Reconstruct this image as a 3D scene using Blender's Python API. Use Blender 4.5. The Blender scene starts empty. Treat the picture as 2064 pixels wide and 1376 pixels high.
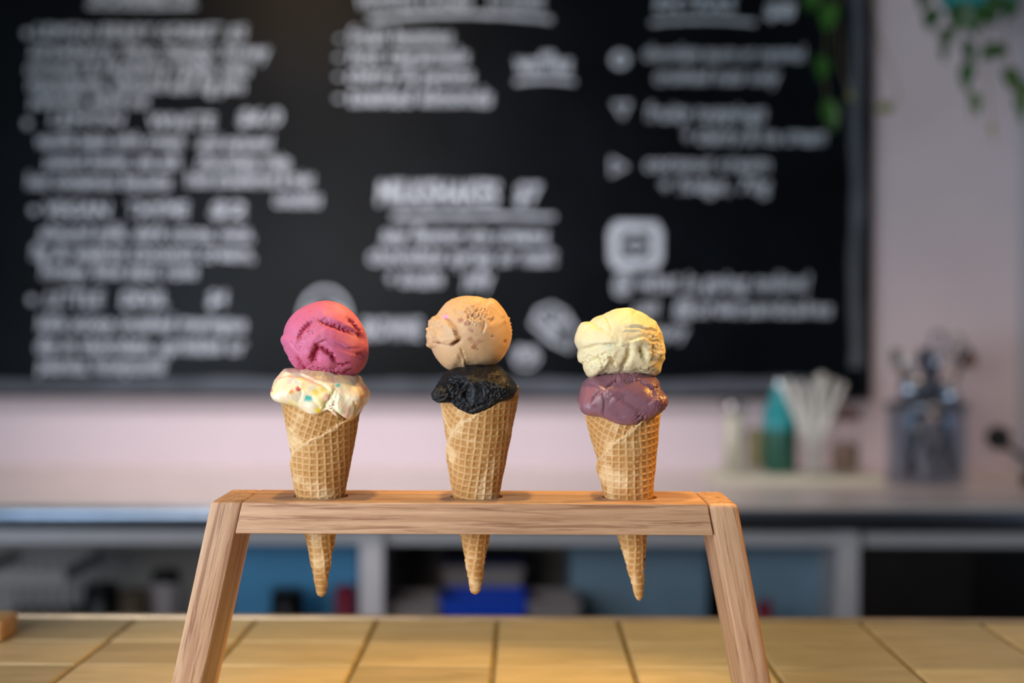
import bpy, bmesh, math, random
import numpy as np
from mathutils import Vector, Matrix, Euler
random.seed(7)
scene = bpy.context.scene
COL = scene.collection
R = math.radians

# ------------------------------------------------------------------ camera
F = 2867.0
YC = 1.07                                   # distance of the cones
cam = bpy.data.cameras.new('camera'); camo = bpy.data.objects.new('camera', cam); COL.objects.link(camo)
cam.sensor_width = 36.0; cam.lens = F/2064*36.0
camo.location = (0, 0, 1.3)
CR = Matrix.Rotation(R(90-0.76), 3, 'X') @ Matrix.Rotation(R(0.22), 3, 'Z')
camo.rotation_euler = CR.to_euler()
cam.clip_start = .05; cam.clip_end = 50
cam.dof.use_dof = True; cam.dof.focus_distance = 1.045; cam.dof.aperture_fstop = 2.5
scene.camera = camo
CAM = Vector((0, 0, 1.3))
def ray(px, py): return CR @ Vector(((px-1032)/F, -(py-688)/F, -1))
def P(px, py, Y):
    d = ray(px, py); return CAM + d*(Y/d.y)
def PZ(px, py, z):
    d = ray(px, py); return CAM + d*((z-1.3)/d.z)

# ------------------------------------------------------------------ world, lights, exposure
scene.view_settings.view_transform = 'Standard'; scene.view_settings.look = 'None'
scene.view_settings.gamma = 1; scene.view_settings.use_curve_mapping = False
scene.view_settings.exposure = 0.0
scene.cycles.use_denoising = True
scene.cycles.max_bounces = 8
w = bpy.data.worlds.new('room_ambient'); scene.world = w; w.use_nodes = True
w.node_tree.nodes['Background'].inputs[0].default_value = (.72, .70, .76, 1)
w.node_tree.nodes['Background'].inputs[1].default_value = 0.05
def area(name, loc, target, sx, sy, power, col):
    l = bpy.data.lights.new(name, 'AREA'); l.shape = 'RECTANGLE'; l.size = sx; l.size_y = sy
    l.energy = power; l.color = col
    o = bpy.data.objects.new(name, l); COL.objects.link(o); o.location = loc
    o.rotation_euler = (Vector(target)-Vector(loc)).to_track_quat('-Z', 'Y').to_euler(); return o
def spot(name, loc, target, power, col, size, rad, blend=.6):
    l = bpy.data.lights.new(name, 'SPOT'); l.energy = power; l.color = col
    l.spot_size = R(size); l.spot_blend = blend; l.shadow_soft_size = rad
    o = bpy.data.objects.new(name, l); COL.objects.link(o); o.location = loc
    o.rotation_euler = (Vector(target)-Vector(loc)).to_track_quat('-Z', 'Y').to_euler(); return o
area('shopfront_window_light', (-2.4, -1.7, 1.45), (-.5, 2.2, 1.3), 3.4, 2.7, 9, (.48, .76, 1.0))
area('front_fill_light', (-.75, -.25, 1.60), (0.0, 1.1, 1.15), .9, .8, 17.5, (1.0, .95, .90))  # added soft fill beside the camera for the stand, not an actual window
area('side_window_light', (-1.35, .30, 1.12), (0.05, 1.1, 1.12), .8, .7, 16, (.68, .84, 1.0))
spot('bench_wall_wash', (-.55, 2.0, 2.6), (-.28, 3.15, .93), 114, (1.0, .87, .88), 70, .22, 1.0)
spot('warm_side_downlight', (.85, 1.2, 1.85), (.03, 1.07, 1.2), 42, (1.0, .50, .10), 30, .05, .4)
spot('warm_back_downlight', (.25, 1.85, 2.3), (.03, 1.08, 1.2), 26, (1.0, .58, .17), 26, .035, .4)
spot('warm_tile_downlight', (-.2, 1.0, 2.9), (.12, 1.32, 1.0), 84, (1.0, .64, .20), 38, .05, .9)
spot('warm_corner_downlight', (.95, 2.45, 2.1), (.98, 3.1, .98), 7, (1.0, .60, .34), 50, .1, 1.0)
spot('warm_pendant', (-.78, 1.0, 2.5), (-.46, 3.2, 2.05), 19, (1, .62, .22), 34, .14, 1.0)

# ------------------------------------------------------------------ helpers
def nmat(name):
    m = bpy.data.materials.new(name); m.use_nodes = True
    return m, m.node_tree, m.node_tree.nodes['Principled BSDF']
def plain(name, col, rough=.5, metal=0, var=.08, scale=30, bump=0, spec=None, coat=0, emis=None, trans=0, ior=1.45, alpha=None):
    m, nt, p = nmat(name)
    tc = nt.nodes.new('ShaderNodeTexCoord'); n = nt.nodes.new('ShaderNodeTexNoise')
    n.inputs['Scale'].default_value = scale; n.inputs['Detail'].default_value = 4
    nt.links.new(tc.outputs['Object'], n.inputs['Vector'])
    r = nt.nodes.new('ShaderNodeValToRGB')
    r.color_ramp.elements[0].position = .3; r.color_ramp.elements[1].position = .7
    r.color_ramp.elements[0].color = [c*(1-var) for c in col]+[1]
    r.color_ramp.elements[1].color = [min(1, c*(1+var)) for c in col]+[1]
    nt.links.new(n.outputs['Fac'], r.inputs['Fac']); nt.links.new(r.outputs['Color'], p.inputs['Base Color'])
    p.inputs['Roughness'].default_value = rough; p.inputs['Metallic'].default_value = metal
    p.inputs['IOR'].default_value = ior
    if spec is not None: p.inputs['Specular IOR Level'].default_value = spec
    if coat: p.inputs['Coat Weight'].default_value = coat
    if trans: p.inputs['Transmission Weight'].default_value = trans
    if bump:
        bp = nt.nodes.new('ShaderNodeBump'); bp.inputs['Strength'].default_value = bump; bp.inputs['Distance'].default_value = .001
        nt.links.new(n.outputs['Fac'], bp.inputs['Height']); nt.links.new(bp.outputs['Normal'], p.inputs['Normal'])
    return m

def oak(name, direction, light=(.66, .42, .265), dark=(.20, .115, .065), seed=0.0, scale=1.0):
    """oak with long pores and growth bands along `direction`"""
    m, nt, p = nmat(name); N = nt.nodes; L = nt.links
    tc = N.new('ShaderNodeTexCoord')
    q = Vector((1, 0, 0)).rotation_difference(Vector(direction).normalized()).inverted().to_euler()
    m1 = N.new('ShaderNodeMapping'); m1.inputs['Rotation'].default_value = q; m1.inputs['Location'].default_value = (seed, seed*.7, seed*1.3)
    L.new(tc.outputs['Object'], m1.inputs['Vector'])
    def noise(sx, sy, detail, rough, dist=0):
        mp = N.new('ShaderNodeMapping'); mp.inputs['Scale'].default_value = (sx*scale, sy*scale, sy*scale)
        L.new(m1.outputs[0], mp.inputs['Vector'])
        n = N.new('ShaderNodeTexNoise'); n.inputs['Scale'].default_value = 1
        n.inputs['Detail'].default_value = detail; n.inputs['Roughness'].default_value = rough; n.inputs['Distortion'].default_value = dist
        L.new(mp.outputs[0], n.inputs['Vector']); return n.outputs['Fac']
    def ramp(src, a, b_, c0, c1):
        r = N.new('ShaderNodeValToRGB'); r.color_ramp.elements[0].position = a; r.color_ramp.elements[1].position = b_
        r.color_ramp.elements[0].color = list(c0)+[1]; r.color_ramp.elements[1].color = list(c1)+[1]
        L.new(src, r.inputs['Fac']); return r.outputs['Color']
    bands = ramp(noise(5, 130, 3, .5, .3), .40, .62, (1, 1, 1), (.76, .68, .62))
    pores = ramp(noise(11, 300, 4, .65, .5), .52, .63, (1, 1, 1), (.60, .50, .44))
    fine = ramp(noise(50, 1800, 2, .5), .35, .7, (1.06, 1.06, 1.06), (.86, .85, .84))
    blotch = ramp(noise(8, 24, 3, .5), .3, .7, light, [c*.86 for c in light])
    def mul(a, b_):
        x = N.new('ShaderNodeMix'); x.data_type = 'RGBA'; x.blend_type = 'MULTIPLY'; x.inputs[0].default_value = 1
        L.new(a, x.inputs[6]); L.new(b_, x.inputs[7]); return x.outputs[2]
    c = mul(mul(mul(blotch, bands), pores), fine); L.new(c, p.inputs['Base Color'])
    p.inputs['Roughness'].default_value = .48
    bp = N.new('ShaderNodeBump'); bp.inputs['Strength'].default_value = .35; bp.inputs['Distance'].default_value = .0006
    L.new(pores, bp.inputs['Height']); L.new(bp.outputs['Normal'], p.inputs['Normal'])
    return m

def link(name, me, mat=None, parent=None):
    if mat: me.materials.append(mat)
    o = bpy.data.objects.new(name, me); COL.objects.link(o)
    if parent: o.parent = parent
    return o
def tag(o, label=None, cat=None, group=None, kind=None):
    if label: o['label'] = label
    if cat: o['category'] = cat
    if group: o['group'] = group
    if kind: o['kind'] = kind
    return o
def empty(name, loc, label=None, cat=None, group=None, kind=None):
    o = bpy.data.objects.new(name, None); COL.objects.link(o); o.location = loc; o.empty_display_size = .05
    return tag(o, label, cat, group, kind)
def pmesh(name, V, Fc, mat=None, parent=None, smooth=False, world=True):
    """V are world coordinates; if parent, they are shifted to the parent's space (parents are never rotated here)"""
    V = np.asarray(V, float)
    if parent is not None and world:
        off = np.array(parent.location if parent.parent is None else parent.matrix_world.translation)
        if parent.parent is not None: off = np.array(parent.parent.location)+np.array(parent.location)
        V = V-off
    me = bpy.data.meshes.new(name); me.from_pydata([tuple(v) for v in V], [], Fc); me.update()
    if smooth: me.polygons.foreach_set('use_smooth', [True]*len(me.polygons))
    return link(name, me, mat, parent)
class MB:
    def __init__(s): s.V = []; s.F = []
    def add(s, V, Fc):
        k = len(s.V); s.V += [tuple(v) for v in V]; s.F += [tuple(i+k for i in f) for f in Fc]; return s
    def box(s, x0, x1, y0, y1, z0, z1, c=0.0):
        """box with chamfered edges of size c"""
        bm = bmesh.new(); bmesh.ops.create_cube(bm, size=1)
        for v in bm.verts:
            v.co = ((x0+x1)/2+v.co.x*(x1-x0), (y0+y1)/2+v.co.y*(y1-y0), (z0+z1)/2+v.co.z*(z1-z0))
        if c: bmesh.ops.bevel(bm, geom=bm.edges[:], offset=c, segments=2, profile=.6, affect='EDGES')
        bm.verts.index_update()
        s.add([v.co[:] for v in bm.verts], [[v.index for v in f.verts] for f in bm.faces]); bm.free(); return s
    def hexa(s, pts, c=0.0, seg=2):
        """8 points: bottom 4, top 4 (same winding)"""
        bm = bmesh.new(); vs = [bm.verts.new(p) for p in pts]
        for f in ((3, 2, 1, 0), (4, 5, 6, 7), (0, 1, 5, 4), (1, 2, 6, 5), (2, 3, 7, 6), (3, 0, 4, 7)): bm.faces.new([vs[i] for i in f])
        bmesh.ops.recalc_face_normals(bm, faces=bm.faces[:])
        if c: bmesh.ops.bevel(bm, geom=bm.edges[:], offset=c, segments=seg, profile=.6, affect='EDGES')
        bm.verts.index_update()
        s.add([v.co[:] for v in bm.verts], [[v.index for v in f.verts] for f in bm.faces]); bm.free(); return s
    def lathe(s, c, prof, n=32, ax=None):
        """prof = [(r,z)...]; r=0 ends are closed"""
        c = Vector(c); q = Vector((0, 0, 1)).rotation_difference(Vector(ax).normalized()) if ax else None
        rings = []; V = []; Fc = []
        for r, z in prof:
            if r < 1e-6: rings.append([len(V)]); V.append(Vector((0, 0, z)))
            else:
                rings.append(list(range(len(V), len(V)+n)))
                V += [Vector((r*math.cos(2*math.pi*i/n), r*math.sin(2*math.pi*i/n), z)) for i in range(n)]
        for a, b_ in zip(rings, rings[1:]):
            for i in range(n):
                j = (i+1) % n
                if len(a) == 1 and len(b_) == 1: continue
                if len(a) == 1: Fc.append((a[0], b_[j], b_[i]))
                elif len(b_) == 1: Fc.append((a[i], a[j], b_[0]))
                else: Fc.append((a[i], a[j], b_[j], b_[i]))
        V = [(q @ v if q else v)+c for v in V]
        return s.add(V, Fc)
    def tube(s, pts, r, n=8, flat=1.0):
        pts = [Vector(p) for p in pts]; rs = r if isinstance(r, (list, tuple)) else [r]*len(pts)
        V = []; Fc = []; up = Vector((.1, .2, 1)).normalized()
        for i, p in enumerate(pts):
            t = (pts[min(i+1, len(pts)-1)]-pts[max(i-1, 0)]).normalized()
            a = t.cross(up)
            if a.length < .05: a = t.cross(Vector((1, 0, 0)))
            a.normalize(); b_ = t.cross(a).normalized()
            V += [p+(a*math.cos(2*math.pi*k/n)+b_*math.sin(2*math.pi*k/n)*flat)*rs[i] for k in range(n)]
        for i in range(len(pts)-1):
            for k in range(n):
                j = (k+1) % n; Fc.append((i*n+k, i*n+j, (i+1)*n+j, (i+1)*n+k))
        Fc.append(tuple(range(n-1, -1, -1))); Fc.append(tuple((len(pts)-1)*n+k for k in range(n)))
        return s.add(V, Fc)
    def build(s, name, mat=None, parent=None, smooth=False):
        return pmesh(name, s.V, s.F, mat, parent, smooth)
def autosmooth(o, ang=35):
    me = o.data; me.polygons.foreach_set('use_smooth', [True]*len(me.polygons))
    try: me.set_sharp_from_angle(angle=R(ang))
    except Exception: pass
    return o

# ---- numpy noise
_rng = np.random.RandomState(3)
_perm = _rng.permutation(256); _perm = np.concatenate([_perm]*3); _g = _rng.normal(size=(256, 3)); _g /= np.linalg.norm(_g, axis=1)[:, None]
def perlin(p):
    p = np.asarray(p, float); i = np.floor(p).astype(int); f = p-i; i &= 255; u = f*f*f*(f*(f*6-15)+10); out = 0
    for dx in (0, 1):
        wx = u[:, 0] if dx else 1-u[:, 0]
        for dy in (0, 1):
            wy = u[:, 1] if dy else 1-u[:, 1]
            for dz in (0, 1):
                wz = u[:, 2] if dz else 1-u[:, 2]
                h = _perm[_perm[_perm[(i[:, 0]+dx) & 255]+((i[:, 1]+dy) & 255)]+((i[:, 2]+dz) & 255)]
                g = _g[h]; out = out+wx*wy*wz*((f[:, 0]-dx)*g[:, 0]+(f[:, 1]-dy)*g[:, 1]+(f[:, 2]-dz)*g[:, 2])
    return out*1.5
def fbm(p, o=4, gain=.5):
    a = 1; s = 0
    for k in range(o): s = s+a*perlin(p*2**k+17.3*k); a *= gain
    return s
def sst(a, b_, x):
    t = np.clip((x-a)/(b_-a), 0, 1); return t*t*(3-2*t)

# ------------------------------------------------------------------ materials
M = {}
M['wall'] = plain('pink_wall_paint', (.80, .71, .765), .75, var=.02, scale=3)
M['wall_r'] = plain('grey_wall_paint', (.62, .66, .72), .7, var=.02, scale=3)
M['floor'] = plain('floor_concrete', (.22, .20, .19), .6, var=.15, scale=4)
M['ceil'] = plain('ceiling_paint', (.55, .54, .53), .8, var=.02)
M['board'] = plain('chalkboard_paint', (.0035, .0055, .0080), .30, var=.4, scale=5, spec=.11)
M['boardframe'] = plain('black_board_edge', (.006, .006, .007), .5, var=.1)
M['chalk'] = plain('white_chalk', (.66, .75, .84), .9, var=.12, scale=60)
M['chalkdim'] = plain('smudged_chalk_border', (.105, .125, .15), .9, var=.25, scale=12)
M['bench'] = plain('pale_stone_worktop', (.80, .70, .64), .3, var=.05, scale=14)
M['steel'] = plain('brushed_steel', (.66, .65, .65), .27, metal=1, var=.06, scale=14)
M['steelblue'] = plain('polished_steel', (.27, .32, .40), .28, metal=1, var=.05)
M['white'] = plain('white_laminate', (.62, .62, .66), .5, var=.03)
M['darkwood'] = plain('dark_laminate', (.012, .010, .009), .45, var=.2)
M['shelfgrey'] = plain('grey_cabinet_back', (.5, .46, .43), .6, var=.15, scale=5)
M['blueplastic'] = plain('blue_plastic', (.10, .42, .78), .4, var=.08, scale=6)
M['slate'] = plain('slate_blue_plastic', (.25, .40, .54), .45, var=.1, scale=6)
M['cobalt'] = plain('cobalt_plastic', (.01, .09, .80), .35, var=.05)
M['navy'] = plain('navy_plastic', (.008, .012, .07), .4, var=.05)
M['red'] = plain('dark_red_plastic', (.30, .02, .05), .4, var=.1)
M['black'] = plain('black_plastic', (.004, .004, .005), .35, var=.1)
M['greyplastic'] = plain('grey_plastic', (.36, .32, .33), .5, var=.08)
M['wicker'] = plain('brown_wicker', (.10, .07, .045), .7, var=.3, scale=60)
M['wire'] = plain('white_wire', (.34, .32, .33), .5, var=.05)
M['grout'] = plain('olive_grout', (.20, .155, .075), .9, var=.25, scale=60)
M['edgetrim'] = plain('counter_edge_metal', (.48, .38, .27), .38, metal=.5, var=.15, scale=25)
M['teal'] = plain('teal_glaze', (.02, .36, .40), .25, var=.08)
M['tealdark'] = plain('dark_teal_glaze', (.015, .12, .12), .3, var=.1)
M['green'] = plain('bottle_green', (.03, .13, .09), .3, var=.1)
M['cream'] = plain('cream_powder', (.82, .79, .62), .8, var=.05)
M['yellowish'] = plain('yellow_sugar', (.62, .53, .28), .8, var=.08)
M['brownstuff'] = plain('brown_sugar', (.30, .19, .14), .7, var=.15)
M['straw'] = plain('white_paper_straw', (.84, .84, .78), .7, var=.05)
M['copper'] = plain('dark_brown_wood_spoon', (.13, .07, .05), .6, var=.1)
M['vine'] = plain('vine_stem', (.13, .13, .05), .6, var=.2)
M['twig'] = plain('dry_vine_stem', (.30, .24, .17), .7, var=.2)
M['cord'] = plain('jute_cord', (.25, .20, .14), .8, var=.2)
M['leaf'] = plain('green_leaf', (.016, .085, .012), .4, var=.3, scale=30)
M['leafb'] = plain('bright_green_leaf', (.028, .13, .010), .4, var=.25, scale=30)
M['leafd'] = plain('dull_yellow_leaf', (.25, .27, .08), .5, var=.2, scale=30)
M['soil'] = plain('potting_soil', (.03, .02, .015), .9, var=.3, scale=80)
def glass(name, col, rough=.03):
    # thin-walled glass: lets light through, reflects by fresnel
    m = bpy.data.materials.new(name); m.use_nodes = True; N = m.node_tree.nodes; L = m.node_tree.links
    N.remove(N['Principled BSDF']); out = N['Material Output']
    tr = N.new('ShaderNodeBsdfTransparent'); tr.inputs[0].default_value = list(col)+[1]
    gl = N.new('ShaderNodeBsdfGlossy'); gl.inputs['Roughness'].default_value = rough; gl.inputs['Color'].default_value = (1, 1, 1, 1)
    lw = N.new('ShaderNodeLayerWeight'); lw.inputs['Blend'].default_value = .12; fr = N.new('ShaderNodeMath'); fr.operation = 'MULTIPLY'; fr.inputs[1].default_value = .75; L.new(lw.outputs['Facing'], fr.inputs[0])
    n = N.new('ShaderNodeTexNoise'); n.inputs['Scale'].default_value = 25
    bp = N.new('ShaderNodeBump'); bp.inputs['Strength'].default_value = .12; bp.inputs['Distance'].default_value = .002
    L.new(n.outputs['Fac'], bp.inputs['Height']); L.new(bp.outputs['Normal'], gl.inputs['Normal']);
    mx = N.new('ShaderNodeMixShader'); L.new(fr.outputs[0], mx.inputs[0]); L.new(tr.outputs[0], mx.inputs[1]); L.new(gl.outputs[0], mx.inputs[2]); L.new(mx.outputs[0], out.inputs[0])
    return m
M['glass'] = glass('clear_glass', (.98, .985, .99))
M['tealglass'] = glass('teal_glass', (.10, .75, .80), .1)
M['greyglass'] = glass('smoky_glass', (.78, .83, .88), .08)

# tile: glazed terracotta with a tint of its own per tile
def tile_mat():
    m, nt, p = nmat('glazed_tan_tile'); N = nt.nodes; L = nt.links
    tc = N.new('ShaderNodeTexCoord'); oi = N.new('ShaderNodeObjectInfo')
    add = N.new('ShaderNodeVectorMath'); add.operation = 'ADD'
    cx = N.new('ShaderNodeCombineXYZ'); mu = N.new('ShaderNodeMath'); mu.operation = 'MULTIPLY'; mu.inputs[1].default_value = 40
    L.new(oi.outputs['Random'], mu.inputs[0]); L.new(mu.outputs[0], cx.inputs[0]); L.new(mu.outputs[0], cx.inputs[2])
    L.new(tc.outputs['Object'], add.inputs[0]); L.new(cx.outputs[0], add.inputs[1])
    mp = N.new('ShaderNodeMapping'); mp.inputs['Scale'].default_value = (9, 34, 20); L.new(add.outputs[0], mp.inputs['Vector'])
    n = N.new('ShaderNodeTexNoise'); n.inputs['Scale'].default_value = 1.2; n.inputs['Detail'].default_value = 6; n.inputs['Roughness'].default_value = .6
    n.inputs['Distortion'].default_value = .6
    L.new(mp.outputs[0], n.inputs['Vector'])
    r = N.new('ShaderNodeValToRGB'); e = r.color_ramp.elements
    e[0].position = .28; e[0].color = (.44, .365, .20, 1); e[1].position = .72; e[1].color = (.64, .54, .335, 1)
    L.new(n.outputs['Fac'], r.inputs['Fac'])
    hs = N.new('ShaderNodeHueSaturation'); mr = N.new('ShaderNodeMapRange'); mr.inputs[3].default_value = .74; mr.inputs[4].default_value = 1.12
    L.new(oi.outputs['Random'], mr.inputs[0]); L.new(mr.outputs[0], hs.inputs['Value']); L.new(r.outputs['Color'], hs.inputs['Color'])
    L.new(hs.outputs['Color'], p.inputs['Base Color'])
    p.inputs['Roughness'].default_value = .42
    bp = N.new('ShaderNodeBump'); bp.inputs['Strength'].default_value = .3; bp.inputs['Distance'].default_value = .002
    L.new(n.outputs['Fac'], bp.inputs['Height']); L.new(bp.outputs['Normal'], p.inputs['Normal'])
    return m
M['tile'] = tile_mat()

def vcol_mat(name, rough, sss, noise_scale, bump, coat=0, dist=.0008, sssr=(.4, .3, .2), spec=.5):
    m, nt, p = nmat(name); N = nt.nodes; L = nt.links
    at = N.new('ShaderNodeAttribute'); at.attribute_name = 'col'
    L.new(at.outputs['Color'], p.inputs['Base Color'])
    tc = N.new('ShaderNodeTexCoord')
    n = N.new('ShaderNodeTexNoise'); n.inputs['Scale'].default_value = noise_scale; n.inputs['Detail'].default_value = 5; n.inputs['Roughness'].default_value = .6
    L.new(tc.outputs['Object'], n.inputs['Vector'])
    bp = N.new('ShaderNodeBump'); bp.inputs['Strength'].default_value = bump; bp.inputs['Distance'].default_value = dist
    L.new(n.outputs['Fac'], bp.inputs['Height']); L.new(bp.outputs['Normal'], p.inputs['Normal'])
    p.inputs['Roughness'].default_value = rough; p.inputs['Specular IOR Level'].default_value = spec
    p.inputs['Subsurface Weight'].default_value = sss; p.inputs['Subsurface Radius'].default_value = sssr
    p.inputs['Subsurface Scale'].default_value = .0022
    if coat: p.inputs['Coat Weight'].default_value = coat; p.inputs['Coat Roughness'].default_value = .25
    return m

# ------------------------------------------------------------------ room shell
YW = 3.20
XR = P(2052, 500, YW).x
def struct(name, mb, mat): return tag(mb.build(name, mat), kind='structure')
struct('floor', MB().box(-4, 4, -3, 3.4, -.05, 0), M['floor'])
struct('ceiling', MB().box(-4, 4, -1.0, 3.4, 3.2, 3.25), M['ceil'])
struct('wall_back', MB().box(-4, XR, YW, YW+.1, 0, 3.2), M['wall'])
struct('wall_right', MB().box(XR, XR+.1, 1.9, YW+.1, 0, 3.2), M['wall_r'])

# ------------------------------------------------------------------ chalkboard
YB = 3.175
bl = P(-420, 800, YB); br = P(1756, 800, YB); zb = P(1000, 804, YB).z
board = empty('chalkboard', (bl.x, YW, zb), 'large black chalkboard menu covered in white handwriting on the pink wall', 'chalkboard')
bx0, bx1, bz1 = bl.x, br.x, zb+1.25
MB().box(bx0+.012, bx1-.012, YB, YW, zb+.012, bz1-.012).build('panel', M['board'], board)
def strip_box(x0, x1, z0, z1): return MB().box(x0, x1, YB-.006, YW, z0, z1, .002)
strip_box(bx0, bx1, zb, zb+.012).build('frame_rail', M['boardframe'], board)
strip_box(bx0, bx1, bz1-.012, bz1).build('frame_rail', M['boardframe'], board)
strip_box(bx0, bx0+.012, zb+.012, bz1-.012).build('frame_rail', M['boardframe'], board)
strip_box(bx1-.012, bx1, zb+.012, bz1-.012).build('frame_rail', M['boardframe'], board)
YT = YB-.0012
def stroke(pts, wpx, closed=False, mb=None):
    """flat chalk stroke, pts in photo pixels on the board plane"""
    W = [P(x, y, YT) for x, y in pts]
    if closed: W.append(W[0])
    V = []; Fc = []
    for i, p in enumerate(W):
        a = W[max(i-1, 0)] if not (closed and i == 0) else W[-2]
        c = W[min(i+1, len(W)-1)] if not (closed and i == len(W)-1) else W[1]
        t = (c-a).normalized(); nrm = Vector((-t.z, 0, t.x)); hw = wpx*YT/F/2*(1+.15*math.sin(i*2.3))
        for yo in (0, .0010): V += [p+nrm*hw+Vector((0, yo, 0)), p-nrm*hw+Vector((0, yo, 0))]
    for i in range(len(W)-1):
        a = 4*i; c = 4*i+4
        Fc += [(a, a+1, c+1, c), (a+2, c+2, c+3, a+3), (a, c, c+2, a+2), (a+1, a+3, c+3, c+1)]
    mb = mb or MB(); mb.add(V, Fc); return mb
def arcpts(x0, x1, y, sag, n=14): return [(x0+(x1-x0)*i/n, y+sag*(4*(i/n-.5)**2)) for i in range(n+1)]
def chalk_text(txt, x0, x1, y, h, bold=.05, shear=.15):
    cu = bpy.data.curves.new('t', 'FONT'); cu.body = txt; cu.size = 1; cu.offset = bold*.42; cu.shear = shear; cu.resolution_u = 2; cu.extrude = 0
    cu.space_character = 1.0+bold*.8
    o = bpy.data.objects.new('t', cu); COL.objects.link(o)
    dg = bpy.context.evaluated_depsgraph_get(); dg.update()
    me = bpy.data.meshes.new_from_object(o.evaluated_get(dg))
    n = len(me.vertices); co = np.empty(n*3); me.vertices.foreach_get('co', co); co = co.reshape(-1, 3)
    bpy.data.objects.remove(o); bpy.data.curves.remove(cu)
    up = txt.upper() == txt
    h *= .88; x0 += 8; x1 -= 8; bold *= 1.25
    xa, xb = co[:, 0].min(), co[:, 0].max()
    sz = h/(.70 if up else .56)
    p0 = P(x0, y, YT); p1 = P(x1, y, YT); pc = P((x0+x1)/2, y, YT)
    k = YT/F
    nx = p0.x+(co[:, 0]-xa)/(xb-xa)*(p1.x-p0.x)
    mid = .35 if up else .30
    jit = .5*np.sin(co[:, 0]*3.1+y)*2
    nz = pc.z+((co[:, 1]-mid)*sz+jit)*k
    co2 = np.stack([nx-board.location.x, np.full(n, YT-board.location.y), nz-board.location.z], 1)
    me.vertices.foreach_set('co', co2.ravel()); me.update()
    return link('chalk_writing', me, M['chalk'], board)
TX = [
 # left column
 ('SORBETS', 172, 400, -6, 30, .05),
 ('LEMON BERRY SORBET $5', 62, 505, 64, 30, .05),
 ('strawberry, lime, mango, honey', 52, 552, 103, 27, .05), ('coconut & raspberry ripple, oats', 45, 512, 137, 27, .05),
 ('macadamia, almond and fig jam', 48, 500, 171, 27, .05), ('pistachio, salted nut', 52, 308, 203, 26, .05),
 ('LEMON', 92, 258, 240, 28, .04), ('WHITE', 292, 442, 245, 32, .05), ('$6.0', 472, 575, 236, 34, .05),
 ('vanilla bean with cream', 66, 378, 284, 27, .05), ('and caramel', 392, 556, 288, 27, .05),
 ('peanut butter, sea salt', 82, 372, 325, 27, .05), ('chocolate chip', 390, 592, 327, 27, .05),
 ('hot cinnamon biscuits', 46, 352, 366, 28, .05), ('fresh strawberries & mint', 368, 640, 362, 28, .05),
 ('cookies', 545, 655, 402, 28, .05),
 ('VEGAN', 82, 230, 422, 34, .06), ('THYME', 250, 388, 422, 34, .06), ('$2', 415, 502, 422, 34, .06),
 ('almond milk, dark cocoa, nuts,', 72, 518, 470, 28, .05), ('fig & walnut coconut cream,', 55, 520, 510, 28, .05), ('honey, lime zest, rose', 75, 405, 546, 28, .05),
 ('LITTLE', 85, 216, 602, 34, .05), ('DEVIL', 236, 345, 602, 34, .06), ('$4', 410, 465, 602, 34, .06),
 ('kids scoop crushed meringue', 68, 503, 652, 30, .05), ('dip in chocolate, sprinkles or', 65, 503, 697, 30, .05), ('peanuts, honeycomb', 68, 340, 737, 28, .05),
 # centre column
 ('WAFFLE CONES', 712, 960, 2, 32, .06), ('TO SHARE', 975, 1105, 4, 30, .06),
 ('- fresh bananas', 672, 920, 74, 30, .05), ('- hot caramels', 668, 952, 113, 30, .05), ('- cherry & pecans', 668, 962, 152, 30, .05), ('- toasted almonds', 668, 1000, 196, 32, .05),
 ('waffles', 1030, 1160, 128, 34, .08),
 ('MILKSHAKES', 752, 1015, 388, 50, .09), ('$7', 1030, 1100, 390, 44, .08),
 ('any flavour ice creams', 762, 1112, 474, 32, .05), ('chocolate syrup or malt', 735, 1130, 517, 32, .05), ('+ double', 772, 900, 562, 30, .05), ('jelly', 925, 1002, 562, 32, .05),
 ('BROWNIE', 722, 858, 662, 46, .06), ('99', 1030, 1090, 712, 34, .06),
 # right column
 ('EXTRAS', 1312, 1490, 8, 32, .05), ('$8', 1534, 1610, 20, 36, .07),
 ('chocolate sauce or caramel', 1290, 1630, 108, 28, .035), ('crushed nuts only', 1312, 1580, 154, 28, .04),
 ('fruity toppings', 1295, 1552, 228, 30, .04), ('+ cherry & ice cream', 1370, 1672, 275, 30, .045),
 ('coconut cream', 1292, 1560, 330, 28, .035), ('+ fudge, 70g', 1322, 1562, 374, 28, .035),
 ('@ what is going online!', 1228, 1640, 570, 34, .045), ('call', 1270, 1335, 622, 28, .04), ('@ordersandcakes', 1350, 1685, 622, 30, .05), ('enjoy', 1292, 1395, 668, 28, .035),
]
for a in TX: chalk_text(*a)
def drawing(name, mb): return mb.build(name, M['chalk'], board)
drawing('chalk_underline', stroke(arcpts(175, 395, 14, -2), 5)); drawing('chalk_underline', stroke(arcpts(742, 1112, 28, 12), 9))
drawing('chalk_underline', stroke(arcpts(790, 1118, 434, 3), 8)); drawing('chalk_underline', stroke(arcpts(1038, 1158, 160, 5), 8))
drawing('chalk_underline', stroke(arcpts(1312, 1522, 40, 6), 7))
for x, y in ((54, 68), (55, 250), (68, 425), (64, 605)): drawing('chalk_bullet', stroke([(x-6, y), (x, y-1), (x+6, y)], 13))
for k, (x, y) in enumerate(((1250, 120), (1253, 222), (1247, 336))):
    if k == 0: pts = [(x+14*math.cos(a/2), y+13*math.sin(a/2)) for a in range(13)]
    elif k == 1: pts = [(x-15, y-14), (x+15, y-14), (x+2, y+14)]
    else: pts = [(x-14, y-16), (x+14, y), (x-14, y+15)]
    drawing('chalk_bullet', stroke(pts, 9, True))
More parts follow.
